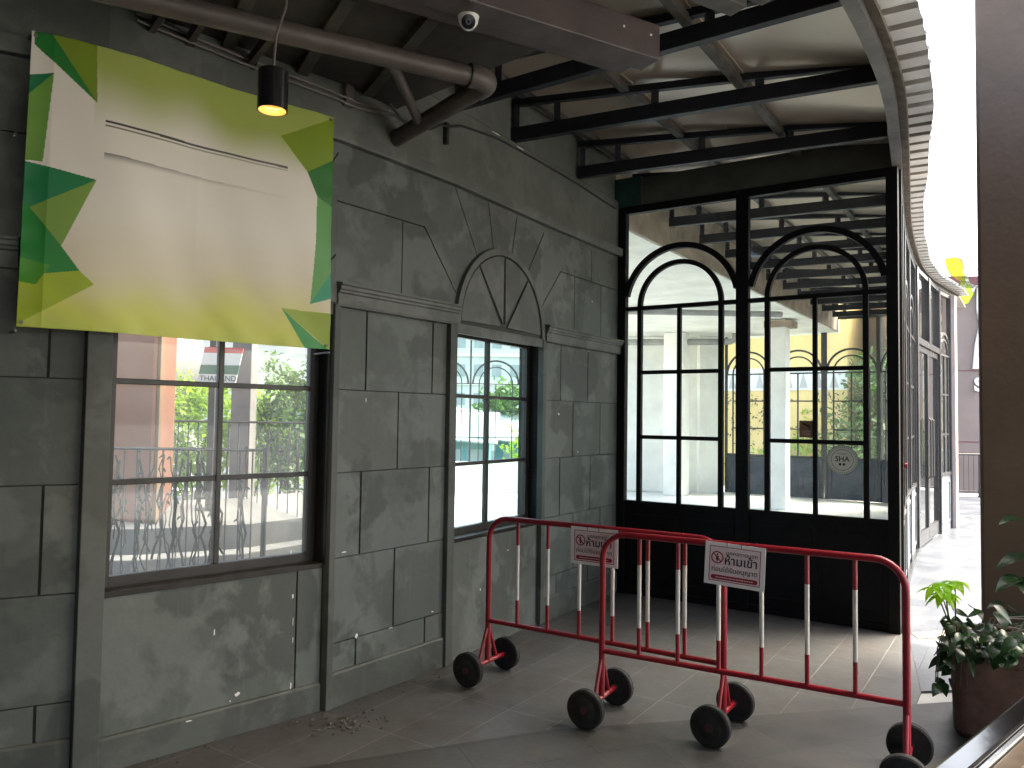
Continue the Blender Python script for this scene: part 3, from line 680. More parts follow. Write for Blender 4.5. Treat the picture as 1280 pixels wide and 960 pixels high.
k = MB(); k.sweep([PW(UF(W), W)[:2] for W in (.05, 1, 2.1, 3.1, 4.2)], [(-.04, 0), (.05, 0), (.05, .05), (-.04, .05)]); k.build('kerb', M['fframe'], fac)
MB().box((-.02, -.1, 0), (.12, .08, ZF), frame(PW(UF(7.07), 7.07)[:2], PW(UF(7.4), 7.4)[:2])[0]).build('corner_post', M['pinkpost'], fac, bevel=.004)
tg = thing('red_tag', 'small red tag tied to the facade frame beside the partition post', 'tag', PW(UF(.85)+.06, .85, 1.2))
MB().box((.80, .031, 1.20), (.95, .05, 1.235), frame(PW(UF(0), 0)[:2], PW(UF(1), 1)[:2])[0]).build('tag_plate', M['red'], tg)

# ------------------------------------------------------------------ room beyond the partition
sl = thing('white_ceiling_slab', 'white slab ceiling with a bare concrete edge, left of the trusses beyond the glass', 'ceiling', PW(-2, 5, 3.42))
sp = [PW(-.10, -.02)[:2], PW(-.10, 10.6)[:2], PW(-2.6, 10.9)[:2], (2.15, 17.6), (.88, 7.3)]
q = MB(); q.zprism(sp, 3.43, 4.04); q.build('slab', M['soffit'], sl)
q = MB(); q.bar(PW(-.085, .02, 3.74), PW(-.085, 10.6, 3.74), .02, .59); q.build('edge_face', M['slabedge'], sl)
def room_column(name, U, W, wd, lab, ztop=3.42, cap=True):
    t = thing(name, lab, 'column', PW(U, W))
    fr, _ = frame(PW(U-wd/2, W)[:2], PW(U+wd/2, W)[:2])
    MB().box((0, -wd/2, 0), (wd, wd/2, ztop), fr).build('shaft', M['white'], t, bevel=.012)
    if cap: MB().box((-.05, -wd/2-.06, ztop-.14), (wd+.12, wd/2+.03, ztop-.02), fr).build('capital', M['slabedge'], t, bevel=.01)
room_column('white_column', -.62, 7.9, .33, 'white square column standing clear in the room, behind the right glass')
room_column('white_column', -3.05, 9.1, .42, 'white square column before the far white wall, behind the left glass', 3.42, False)
q = MB(); fr, Ln = frame((2.36, 17.25), PW(-2.55, 10.45)[:2]); q.box((0, -.1, 0), (Ln, .06, 3.42), fr); q.box((Ln-.55, .06, 0), (Ln-.02, .30, 3.42), fr)
tag(q.build('white_wall', M['white']), 'plain white wall at the back of the bright room', 'wall')
pp = thing('ceiling_pipe', 'grey pipe running under the white ceiling to an elbow beside the far windows', 'pipe', PW(-2.6, 9, 3.25))
q = MB(); q.tube([PW(-5.2, 8.1, 3.22), PW(-2.35, 9.45, 3.24), PW(-2.05, 9.62, 3.25), PW(-1.98, 9.66, 3.29), PW(-1.97, 9.67, 3.42)], .07, 10); q.build('run', M['galv'], pp, smooth=True)
p2 = thing('ceiling_pipe', 'dark pipe crossing the white ceiling nearer the partition', 'pipe', PW(-2, 4, 3.36))
q = MB(); q.tube([PW(-3.4, 4.2, 3.34), PW(-.2, 6.5, 3.34)], .05, 10); q.build('run', M['galv'], p2, smooth=True)
# far arched windows
farw = thing('arched_window_wall', 'row of thin black arched windows over slate panels at the far end of the room', 'window wall', PW(-.6, 10.4))
pts = [PW(-2.45, 10.45), PW(-1.4, 10.4), PW(-.35, 10.4), PW(.70, 10.4), PW(1.45, 9.7), PW(1.82, 8.4), PW(2.14, 7.12)]
for a, b in zip(pts, pts[1:]):
    fr, Ln = frame(a[:2], b[:2]); m1, g1, p1 = MB(), MB(), MB()
    arched_bay(m1, g1, p1, fr, .004, Ln-.004, 3.75)
    bo = m1.build('arched_bay', M['fframe'], farw); g1.build('pane', M['glass'], bo); p1.build('lower_panel', M['navy'], bo)
# low white wall with arched screen seen through the second window
lw = thing('low_white_wall', 'low white wall with a thin arched screen, seen through the smaller window', 'wall', (-.3, 16.4, 0))
fr, Ln = frame((-3.0, 15.98), (2.32, 16.9))
q = MB(); q.box((0, -.1, 0), (Ln, .05, .64), fr); q.box((0, .05, .0), (Ln, .10, .03), fr); q.build('parapet', M['white'], lw, bevel=.01)
q = MB(); nb = 5; bw = Ln/nb
for k in range(nb):
    s0 = k*bw; c = s0+bw/2; q.box((s0-.02, -.03, .64), (s0+.02, .01, 3.42), fr)
    q.arc((c, 2.28), bw/2-.05, .04, -.03, .0, fr, 0, math.pi, 20); q.arc((c, 2.28), bw*.33, .025, -.03, .0, fr, 0, math.pi, 16)
    for s in (c-bw*.33, c, c+bw*.33): q.box((s-.01, -.025, .64), (s+.01, -.005, 2.28), fr)
    for z in (1.15, 1.70, 2.28): q.box((s0+.02, -.022, z-.01), (s0+bw-.02, -.008, z+.01), fr)
q.build('arched_screen', M['fframe'], lw)
# ------------------------------------------------------------------ near ceiling: slab, beam, pipes, lamp, camera
ns = thing('dark_ceiling_slab', 'dark brown ceiling slab over the banner and the pipes', 'ceiling', (-1.3, 3.9, 3.42))
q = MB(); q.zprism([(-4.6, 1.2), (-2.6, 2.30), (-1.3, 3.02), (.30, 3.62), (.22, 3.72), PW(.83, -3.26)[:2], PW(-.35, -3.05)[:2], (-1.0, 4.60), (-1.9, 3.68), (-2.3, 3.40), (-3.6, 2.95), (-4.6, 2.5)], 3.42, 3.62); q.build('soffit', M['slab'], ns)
q = MB()
for s in (.12, .38, .64): q.bar(Vector((-.22, 3.55, 3.405))+Vector((-1.35*s, -.62*s, 0)), Vector((-.70, 4.45, 3.405))+Vector((-1.2*s, -.95*s, 0)), .06, .03)
q.build('soffit_rib', M['purlin'], ns)
cn = thing('unseen_canopy', 'unseen concrete cover over the photographer, sized to hold back sky light', 'unseen_canopy', (0, -1, 3.8))
q = MB(); q.zprism([(-5, -7), (7.5, -7), (7.5, 2.6), (3.8, 3.15), (-1.4, 3.15), (-2.9, 2.5), (-5, 1.2)], 3.80, 4.1); q.build('deck', M['slab'], cn)  # unseen cover, its extent set to hold back sky light
hd = (Vector((.686, 3.646, 0))-Vector((-.09, 3.2, 0))).normalized()
bmv = thing('brown_beam', 'long brown painted box beam ending in the open under the roof', 'beam', (-.4, 3.0, 3.3))
e = Vector((.686, 3.646, 3.385)); side = Vector((-hd.y, hd.x, 0))
q = MB(); q.bar(e+side*.07, e+side*.07-hd*4.2, .14, .17); q.build('box_section', M['brown'], bmv, bevel=.006)
q = MB(); q.bar(e+side*.19-hd*.05+Vector((0, 0, -.015)), e+side*.19-hd*4.2+Vector((0, 0, -.015)), .10, .12); q.build('inner_channel', M['brown'], bmv, bevel=.006)
q = MB()
for d in (.06, .22, .9, 1.06): q.tube([e-hd*d+Vector((0, 0, .02))-side*.002, e-hd*d+Vector((0, 0, .02))-side*.006], .006, 8)
q.build('bolt', M['plastic_white'], bmv)
sb = thing('short_steel_channel', 'short pair of grey channels with cut ends, hanging at the top above the brown beam', 'beam', (.95, 3.35, 3.45))
e2 = Vector((1.0, 3.43, 3.46))
q = MB(); q.bar(e2, e2-hd*1.2, .10, .07); q.build('channel', M['purlin'], sb, bevel=.004)
q = MB(); q.bar(e2+Vector((.13, .02, .04)), e2+Vector((.13, .02, .04))-hd*1.2, .05, .05); q.build('channel', M['purlin'], sb, bevel=.004)
bw = thing('fill_blocker_wall', 'added dark brown wall behind the photographer, out of view, blocking fill light', 'wall', (0, -4, 0))  # unseen wall added to block fill light from behind
q = MB(); q.box((-5, -4.3, 0), (-.3, -4.1, 3.79)); q.box((-5, -4.09, 0), (-4.8, 2.0, 3.79)); q.build('leaf', M['brown'], bw)
q = MB(); q.box((-4.79, -4.09, 0), (-.3, -4.06, .12)); q.build('blocker_skirting', M['reveal'], bw)
# pipes
pr = .048; zP = 3.24
pipe = thing('drain_pipe', 'thick brown drain pipe with an elbow turning into the grey wall', 'pipe', (-.4, 4.0, zP))
Pe = Vector((-.115, 3.77, zP)); Pw_ = Vector((-.72, 4.59, zP)); Pn = Vector((-1.95, 2.83, zP))
d1 = (Pe-Pn).normalized(); d2 = (Pw_-Pe).normalized()
q = MB(); q.tube([Pn, Pe-d1*.10], pr, 16); q.build('main_run', M['brownpipe'], pipe, smooth=True)
q = MB(); el = [Pe-d1*.10+(d1*.10)*(2*t-t*t)+(d2*.10)*(t*t) for t in [k/8 for k in range(9)]]; q.tube([el[0]-d1*.03]+el+[el[-1]+d2*.03], pr+.007, 16); q.build('elbow', M['brownpipe'], pipe, smooth=True)
q = MB(); q.tube([Pe+d2*.10, Pw_], pr, 16); q.build('wall_run', M['brownpipe'], pipe, smooth=True)
T1 = Pe-d1*.535; T2 = Pe+d2*.72
q = MB(); q.tube([T1+Vector((0, 0, -.01)), T1+(T2-T1)*.12], .036, 12); q.tube([T1+(T2-T1)*.1, T2], .027, 12); q.build('branch', M['brownpipe'], pipe, smooth=True)
T3 = Pe+d2*.28
q = MB(); q.tube([T3, T3+Vector((-.02, .0, .20))], .036, 12); q.build('riser', M['brownpipe'], pipe, smooth=True)
q = MB(); q.tube([Pe-d1*.135, Pe-d1*.128], pr+.010, 16); q.build('collar', M['reveal'], pipe, smooth=True)
for (a, b), lab in zip((((-1.52, 3.316), (-1.757, 3.60)), ((-1.369, 3.378), (-1.615, 3.70)), ((-1.156, 3.587), (-1.382, 3.90))), ('leftmost of the three slim ceiling brackets above the banner', 'middle of the three slim ceiling brackets above the banner', 'slim ceiling bracket right behind the black lamp')):
    t = thing('ceiling_bracket', lab, 'bracket', (b[0], b[1], 3.39), 0, 'ceiling brackets above the banner')
    MB().bar((a[0], a[1], 3.37), (b[0], b[1], 3.36), .028, .05).build('arm', M['brownpipe'], t)
    MB().add([(b[0], b[1], 3.37), (b[0]+.07, b[1]-.085, 3.37), (b[0], b[1], 3.30), (b[0]+.02, b[1]+.016, 3.37), (b[0]+.09, b[1]-.07, 3.37), (b[0]+.02, b[1]+.016, 3.30)], [(0, 1, 2), (3, 5, 4), (0, 3, 4, 1), (1, 4, 5, 2), (0, 2, 5, 3)]).build('gusset', M['cable'], t)
# lamp
lx, ly, zb, zt = -.957, 3.0, 2.770, 2.928
lamp = thing('pendant_spotlight', 'black cylinder spotlight, lit, hanging in front of the banner', 'lamp', (lx, ly, zb))
q = MB(); seg = 28; R0 = .0585
prof = [(R0-.004, zt), (R0, zt-.004), (R0, zb), (R0-.006, zb), (R0-.008, zb+.03), (.034, zb+.05)]
vs = [(lx+rr*math.cos(2*math.pi*k/seg), ly+rr*math.sin(2*math.pi*k/seg), z) for rr, z in prof for k in range(seg)]
fs = [(i*seg+k, i*seg+(k+1) % seg, (i+1)*seg+(k+1) % seg, (i+1)*seg+k) for i in range(len(prof)-1) for k in range(seg)]+[tuple(range(seg))]
mats_l = [M['plastic_black'], mat('warm_reflector', (.75, .42, .14), .35, .3)]
q.add(vs, fs)
for j in range(3*seg, 5*seg): q.m[j] = 1
q.build('lamp_shade', mats_l, lamp, smooth=True)
em = bpy.data.materials.new('lamp_glow'); em.use_nodes = True; b_ = em.node_tree.nodes['Principled BSDF']
b_.inputs['Base Color'].default_value = (1, .8, .5, 1); b_.inputs['Emission Color'].default_value = (1, .72, .42, 1); b_.inputs['Emission Strength'].default_value = 3.5
q = MB(); q.add([(lx+.034*math.cos(2*math.pi*k/20), ly+.034*math.sin(2*math.pi*k/20), zb+.048) for k in range(20)]+[(lx, ly, zb+.036)], [(k, (k+1) % 20, 20) for k in range(20)]); q.build('bulb', em, lamp, smooth=True)
q = MB(); q.tube([(lx, ly, zt-.002), (lx+.002, ly, zt+.06), (lx+.004, ly+.01, zt+.15), (lx+.03, ly+.04, zt+.28), (lx+.02, ly+.10, 3.42)], .0055, 8); q.build('cable', M['greybox'], lamp, smooth=True)
sp_ = bpy.data.lights.new('lamp_light', 'SPOT'); sp_.energy = 9; sp_.color = (1, .72, .42); sp_.spot_size = rad(95); sp_.spot_blend = .9; sp_.shadow_soft_size = .03
so = bpy.data.objects.new('lamp_light', sp_); COL.objects.link(so); so.parent = lamp; so.location = (0, 0, -.005)
# security camera
cx, cy, cz = -.210, 3.27, 3.283
cc = thing('security_camera', 'white dome security camera with a black lens under the ceiling', 'camera', (cx, cy, cz))
q = MB(); seg = 24
prof = [(.046, .062), (.048, .05), (.047, .02), (.040, -.012), (.024, -.034), (.0, -.041)]
vs = [(cx+rr*math.cos(2*math.pi*k/seg), cy+rr*math.sin(2*math.pi*k/seg), cz+z) for rr, z in prof[:-1] for k in range(seg)]+[(cx, cy, cz-.041)]
fs = [(i*seg+k, i*seg+(k+1) % seg, (i+1)*seg+(k+1) % seg, (i+1)*seg+k) for i in range(4) for k in range(seg)]+[(4*seg+k, 4*seg+(k+1) % seg, 5*seg) for k in range(seg)]+[tuple(range(seg))]
q.add(vs, fs); q.build('housing', M['plastic_white'], cc, smooth=True)
vd = (Vector((0, 0, 1.58))-Vector((cx, cy, cz-.0))).normalized()
c0 = Vector((cx, cy, cz-.004))
q = MB(); q.tube([c0+vd*.020, c0+vd*.0475, c0+vd*.0485], [.030, .030, .026], 20); q.build('lens_cover', M['plastic_black'], cc, smooth=True)
q = MB(); q.tube([c0+vd*.048, c0+vd*.0515], .012, 16); q.build('lens', M['lens'], cc, smooth=True)
q = MB(); q.tube([c0+vd*.0512, c0+vd*.0525], .007, 12); q.build('pupil', M['plastic_black'], cc)
q = MB(); q.tube([(cx, cy, cz+.06), (cx, cy, 3.42)], .03, 12); q.build('mount', M['plastic_white'], cc)
jb = thing('junction_box', 'grey junction box with a conduit, beside the security camera', 'junction box', (-.08, 3.52, 3.39))
bx = Vector((-.075, 3.53, 3.385)); sd_ = Vector((hd.x, hd.y, 0))
q = MB(); q.bar(bx-sd_*.045, bx+sd_*.045, .09, .05); q.build('box', M['greybox'], jb, bevel=.006)
q = MB(); q.bar(bx+sd_*.065, bx+sd_*.125, .05, .04); q.build('switch_box', M['greybox'], jb, bevel=.004)
q = MB(); q.tube([(-.72, 3.06, 3.40), (-.40, 3.30, 3.395), (-.2, 3.42, 3.39), bx-sd_*.04], .010, 8); q.build('conduit', M['greybox'], jb, smooth=True)
wc = thing('wall_cable', 'black cable looping from the ceiling to a small bracket on the grey wall', 'cable', (-.5, 4.9, 3.3))
fr2 = SEC[2][0]; fr3 = SEC[3][0]
q = MB(); q.tube([fr2(.35, .03, 3.415), fr2(.42, .05, 3.36), fr2(.55, .06, 3.34), fr2(.68, .05, 3.36), fr2(.80, .03, 3.43), fr2(.92, .02, 3.46), fr3(.05, .02, 3.50), fr3(.5, .012, 3.56), fr3(1.1, .012, 3.57), SEC[4][0](.5, .012, 3.56), SEC[4][0](1.25, .012, 3.52)], .008, 8); q.build('cable', M['cable'], wc, smooth=True)
q = MB(); q.box((.86, .0, 3.33), (.885, .03, 3.47), fr2); q.build('bracket', M['cable'], wc)
q = MB()
for (s0, z0, s1, z1) in ((.55, 3.585, .78, 3.60), (.85, 3.575, 1.0, 3.592)): q.box((s0, .0, z0), (s1, .004, z1), fr3)
q = None
wcl = thing('ceiling_wires', 'thin grey wires with clips hanging along the top of the wall behind the pipe', 'wires', (-.9, 4.3, 3.4))
q = MB()
for z, a in ((3.36, .0), (3.325, .01)):
    q.tube([SEC[1][0](.1, .03+a, z+.03), SEC[1][0](.6, .03+a, z), SEC[1][0](1.1, .03+a, z-.015), fr2(.1, .03+a, z-.02), fr2(.4, .03, z+.02)], .007, 6)
q.box((.02, .0, 3.30), (.08, .03, 3.42), fr2); q.build('wire_run', M['greybox'], wcl, smooth=True)

# ------------------------------------------------------------------ banner
TLc, BLc, TRc, BRc = Vector((-2.027, 3.177, 3.166)), Vector((-2.038, 3.171, 1.923)), Vector((-.974, 4.083, 3.167)), Vector((-.967, 4.09, 1.924))
ban = thing('banner', 'vinyl banner with green triangles on a pale faded ground, hung over the window', 'banner', (-1.5, 3.63, 1.92))
NX, NY = 560, 500
bd = (TRc-TLc).normalized(); bn = Vector((bd.y, -bd.x, 0)).normalized()
import colorsys
GK = .95
def lin(c): return tuple((x/255/12.92 if x/255 <= .04045 else ((x/255+.055)/1.055)**2.4) for x in c)
POL = [([(0.007, .999), (.046, 1.01), (.178, .796), (.008, .955)], (38, 128, 52)), ([(.046, 1.01), (.171, 1.01), (.178, .796)], (128, 152, 42)),
 ([(-.01, .845), (.061, .87), (.005, .769), (-.01, .76)], (14, 118, 72)), ([(.061, .87), (.044, .562), (-.01, .559), (-.01, .769)], (118, 168, 72)),
 ([(-.01, .558), (.186, .527), (.018, .4), (-.01, .403)], (20, 128, 75)), ([(.016, .402), (.186, .527), (.1, .28)], (132, 168, 72)),
 ([(-.01, .43), (.018, .404), (.1, .284), (.151, .204), (-.01, .168)], (26, 134, 48)), ([(.151, .204), (.191, .161), (-.01, .0), (-.01, .168)], (168, 188, 22)), ([(-.01, .235), (.076, .213), (.042, .144), (-.01, .152)], (70, 150, 26)),
 ([(1.01, 1.001), (.79, .862), (.898, .739), (1.01, .82)], (132, 158, 32)), ([(.898, .739), (1.01, .82), (1.01, .607), (.94, .646)], (34, 118, 38)),
 ([(.94, .646), (1.01, .607), (1.01, .349), (.919, .185), (.937, .458)], (96, 166, 84)), ([(1.01, .349), (1.01, .22), (.919, .185)], (28, 156, 112)),
 ([(.808, .155), (1.01, .152), (1.01, -.01)], (150, 172, 24)), ([(.808, .155), (.908, -.01), (1.01, -.01), (.939, .044)], (36, 148, 62))]
POL = [(pl, lin(tuple(x*GK for x in c)), min(q[0] for q in pl), max(q[0] for q in pl), min(q[1] for q in pl), max(q[1] for q in pl)) for pl, c in POL]
def inside(pl, x, y):
    c = False; j = len(pl)-1
    for i in range(len(pl)):
        if (pl[i][1] > y) != (pl[j][1] > y) and x < (pl[j][0]-pl[i][0])*(y-pl[i][1])/(pl[j][1]-pl[i][1])+pl[i][0]: c = not c
        j = i
    return c
def mixc(a, b, t): t = max(0, min(1, t)); t = t*t*(3-2*t); return tuple(x+(y-x)*t for x, y in zip(a, b))
CW, CO, CY, CG = lin((238, 232, 222)), lin((166, 180, 92)), lin((208, 208, 84)), lin((160, 184, 62))
CT = lin((222, 212, 186))
def print_col(u, v):  # printed gradient; some lamp light is in these colours
    c = None
    for pl, cc_, x0, x1, y0, y1 in POL:
        if x0 <= u <= x1 and y0 <= v <= y1 and inside(pl, u, v): c = cc_
    if c: return c
    wob = .03*math.sin(u*9+1)+.02*math.sin(u*23)+.02*math.sin(u*5-v*9)
    c = CW
    c = mixc(c, CT, (.50-v)/.3)
    c = mixc(c, CO, (v-.70+wob)/.22*min(1, u/.2+.0)*(1.0 if u > .17 else .25))
    e = abs(u-.5)*2
    c = mixc(c, CY, (.25-v+wob+.05*(1-e))/.26)
    c = mixc(c, CG, (.10-v+wob)/.16*.6)
    if .202 <= u <= .819:
        k = (u-.202)/.617
        if abs(v-(.739-.003*k)) < .0042: return mixc((.05, .05, .045), c, k*.25)
        if abs(v-(.724)) < .0022: return mixc(c, (.08, .08, .07), .75-.35*k)
        vv = .628-.016*k
        if vv-.030*(1-.4*k) < v < vv: c = mixc((.10, .09, .08), c, .25+.55*k+(vv-v)/.03*.7)
    return c
vs, cols = [], []
for j in range(NY+1):
    v = j/NY
    for i in range(NX+1):
        u = i/NX
        q = BLc.lerp(BRc, u).lerp(TLc.lerp(TRc, u), v)
        bend = .004*math.sin(u*13+v*2)*math.sin(v*7+1)+.0025*math.sin(u*31+v*11)+.002*math.sin((u+v)*47)*max(0, 1-v*4)
        crease = .002*math.exp(-((u-.5)/.012)**2)*v
        pucker = .006*max(0, 1-min(v, 1-v)/.07)*math.sin(u*70)+.005*max(0, 1-min(u, 1-u)/.05)*math.sin(v*60)
        bulge = .05*math.exp(-((u-.24)/.2)**2)*min(1, u/.06)
        vs.append(q+bn*(bend+crease+pucker*.28+bulge)); cols.append(print_col(u, v))
mb = MB(); mb.add(vs, [(j*(NX+1)+i, j*(NX+1)+i+1, (j+1)*(NX+1)+i+1, (j+1)*(NX+1)+i) for j in range(NY) for i in range(NX)])
m = bpy.data.materials.new('banner_print'); m.use_nodes = True; t = m.node_tree; b_ = t.nodes['Principled BSDF']
at_ = t.nodes.new('ShaderNodeAttribute'); at_.attribute_name = 'print'; t.links.new(at_.outputs['Color'], b_.inputs['Base Color']); b_.inputs['Roughness'].default_value = .38
sheet = mb.build('sheet', m, ban, smooth=True, weld=False)
ca = sheet.data.color_attributes.new('print', 'FLOAT_COLOR', 'POINT')
flat = []
for c in cols: flat += [c[0], c[1], c[2], 1]
ca.data.foreach_set('color', flat)
md = sheet.modifiers.new('thick', 'SOLIDIFY'); md.thickness = .0015; md.offset = -1
q = MB()
for u, v in ((.01, .985), (.5, .985), (.985, .985), (.012, .015), (.985, .015), (.5, .93)):
    c = BLc.lerp(BRc, u).lerp(TLc.lerp(TRc, u), v)+bn*.006; MB().tube([c, c+bn*.004], .008, 12).build('eyelet', M['greybox'], ban)
q = MB()
for c in (TLc, TRc, BLc, BRc, (TLc+TRc)/2): MB().tube([c-bn*.005+Vector((0, 0, -.015)), c-bn*.17+Vector((0, 0, -.015))], .006, 6).build('fixing', M['greybox'], ban)

# ------------------------------------------------------------------ barriers
BL_ = 1.452
def barrier(name, label, P, Q):
    P, Q = Vector(P), Vector(Q); ang = math.atan2(Q.y-P.y, Q.x-P.x)
    t = thing(name, label, 'barrier', (P.x, P.y, 0), ang, 'red and white wheeled barriers')
    top, bot, rr = .968, .345, .0165
    pts = [(0, 0, .10), (0, 0, top-.13)]
    for k in range(1, 8): a = math.pi/2*k/8; pts.append((.13*(1-math.cos(a)), 0, top-.13+.13*math.sin(a)))
    pts += [(.13, 0, top), (BL_-.13, 0, top)]
    for k in range(1, 8): a = math.pi/2*k/8; pts.append((BL_-.13+.13*math.sin(a), 0, top-.13+.13*math.cos(a)))
    pts += [(BL_, 0, top-.13), (BL_, 0, .10)]
    q = MB(); q.tube(pts, rr, 12); q.build('hoop_frame', M['red'], t, smooth=True, local=True)
    q = MB(); q.tube([(0, 0, bot), (BL_, 0, bot)], .0145, 12); q.build('bottom_rail', M['red'], t, smooth=True, local=True)
    for k in range(6):
        x = BL_*(k+1)/7; z0, z1 = bot, top; q = MB(); h = z1-z0
        q.tube([(x, 0, z0), (x, 0, z0+h*.24)], .0105, 10, 0); q.tube([(x, 0, z0+h*.24), (x, 0, z0+h*.76)], .0107, 10, 1); q.tube([(x, 0, z0+h*.76), (x, 0, z1)], .0105, 10, 0)
        q.build('upright_bar', [M['red'], M['whitepaint']], t, smooth=True, local=True)
    for x in (0, BL_):
        q = MB(); q.tube([(x, -.165, .10), (x, .165, .10)], .0145, 12); q.build('axle', M['red'], t, smooth=True, local=True)
        for s in (-1, 1):
            q = MB(); q.tube([(x, s*.012, .30), (x, s*.095, .105)], .0105, 10); q.build('brace', M['red'], t, smooth=True, local=True)
            q = MB(); y0, y1 = s*.178, s*.222
            q.tube([(x, y0, .10), (x, y0+s*.006, .10), (x, y1-s*.006, .10), (x, y1, .10)], [.090, .0985, .0985, .090], 40)
            q.tube([(x, y1-s*.001, .10), (x, y1+s*.006, .10)], [.062, .050], 32)
            wh = q.build('wheel', M['rubber'], t, smooth=True, local=True)
            q = MB(); q.tube([(x, y1, .10), (x, y1+s*.012, .10)], .020, 16); q.tube([(x, y0, .10), (x, y0-s*.014, .10)], .020, 16); q.build('hub', M['hub'], wh, smooth=True, local=True)
    return t
bf = barrier('crowd_barrier', 'red and white wheeled barrier in front, its sign hanging askew', (.5, 4.197), (1.742, 3.478))
br_ = copy_tree(bf); br_.matrix_basis = Matrix.Translation((-.125, 4.782, 0)) @ Matrix.Rotation(math.atan2(3.985-4.782, 1.107+.125), 4, 'Z')
br_['label'] = 'red and white wheeled barrier behind, nearer the grey wall, its sign hanging level'
def warning_sign(label, P, Q, sc_, zc, tilt):
    fr, Ln = frame(P, Q)
    def fs(x, n, z):
        c_, s_ = math.cos(tilt), math.sin(tilt)
        return fr(sc_+x*c_-z*s_, .022+n, zc+x*s_+z*c_)
    W_, H_ = .292, .208
    t = thing('warning_sign', label, 'sign', fs(0, 0, -H_/2), 0, 'no entry signs on the barriers')
    q = MB(); q.box((-W_/2, -.003, -H_/2), (W_/2, 0, H_/2), fs); q.build('board', M['paper'], t)
    q = MB(); a, b = W_/2-.022, H_/2-.018; w_ = .0035
    q.box((-a, 0, -b), (a, .0006, -b+w_), fs); q.box((-a, 0, b-w_), (a, .0006, b), fs); q.box((-a, 0, -b+w_), (-a+w_, .0006, b-w_), fs); q.box((a-w_, 0, -b+w_), (a, .0006, b-w_), fs)
    q.arc((-.085, .030), .0275, .006, .0006, .0012, fs, 0, 2*math.pi, 36)
    q.prism([(-.106, .047), (-.102, .051), (-.064, .013), (-.068, .009)], .0006, .0012, fs)
    bw_ = .011
    pts = [(-.102+bw_*math.cos(rad(a_)), -.066+bw_*math.sin(rad(a_))) for a_ in range(90, 271, 15)]+[(.102+bw_*math.cos(rad(a_)), -.066+bw_*math.sin(rad(a_))) for a_ in range(-90, 91, 15)]
    q.prism(pts, .0006, .0012, fs)
    q.build('red_print', M['signred'], t)
    q = MB(); disc(q, (-.085, .045), .0048, .0004, .001, fs, 14); q.prism([(-.092, .038), (-.078, .038), (-.080, .020), (-.083, .010), (-.087, .010), (-.090, .020)], .0004, .001, fs); q.build('pictogram', M['ink'], t)
    q = MB(); q.box((-a+w_, .0, -b+w_), (a-w_, .0003, b-w_), fs); q.build('pink_field', M['pink'], t)
    T = lambda dx, dz: (lambda x, n, z: fs(x+dx, .0012+n, z+dz))
    text_mesh('lettering', 'บุคคลภายนอก', .0265, T(.034, .056), M['ink'], t, .0003)
    text_mesh('lettering', 'ห้ามเข้า', .057, T(.030, .018), M['ink'], t, .0003, bold=.0010)
    text_mesh('lettering', 'ก่อนได้รับอนุญาต', .0325, T(.0, -.028), M['ink'], t, .0003, bold=.0002)
    q = MB()
    xx = -.09
    random.seed(3)
    while xx < .09:
        l_ = random.uniform(.004, .012); q.box((xx, .0012, -.068), (xx+l_, .0016, -.0645), fs); xx += l_+.003
    q.build('small_print', M['paper'], t)
    q = MB()
    for x in (-.04, .03): q.box((x-.0015, -.03, H_/2-.016), (x+.0015, .001, H_/2+.006), fs)
    q.build('cable_tie', M['ink'], t)
    return t
warning_sign('white and pink no entry sign hanging askew on the front barrier', (.5, 4.197), (1.742, 3.478), .705, .871, rad(-2.5))
warning_sign('white and pink no entry sign hanging level on the rear barrier', (-.125, 4.782), (1.107, 3.985), .724, .864, 0.)

rb2 = MB(); random.seed(23)
for k in range(170):
    if k < 70: x, y = random.gauss(-.85, .10), random.gauss(4.06, .07)
    else:
        i = random.choice((1, 1, 2, 2, 3, 4)); x, y, _ = SEC[i][0](random.uniform(.05, SEC[i][1]-.05), .03+abs(random.gauss(0, .06)), 0)
    r_ = random.uniform(.003, .013) if k < 70 else random.uniform(.002, .006)
    pts = [(x+r_*random.uniform(.6, 1.3)*math.cos(a), y+r_*random.uniform(.6, 1.3)*math.sin(a)) for a in (0, 1.2, 2.5, 3.7, 5.1)]
    rb2.zprism(pts, .003, .004+r_*random.uniform(.3, .8))
tag(rb2.build('plaster_rubble', mat('plaster_crumbs', (.10, .09, .078), .9, noise=.4, scale=30)), 'crumbs of plaster and dust along the foot of the panelled wall', 'rubble', None, 'stuff')
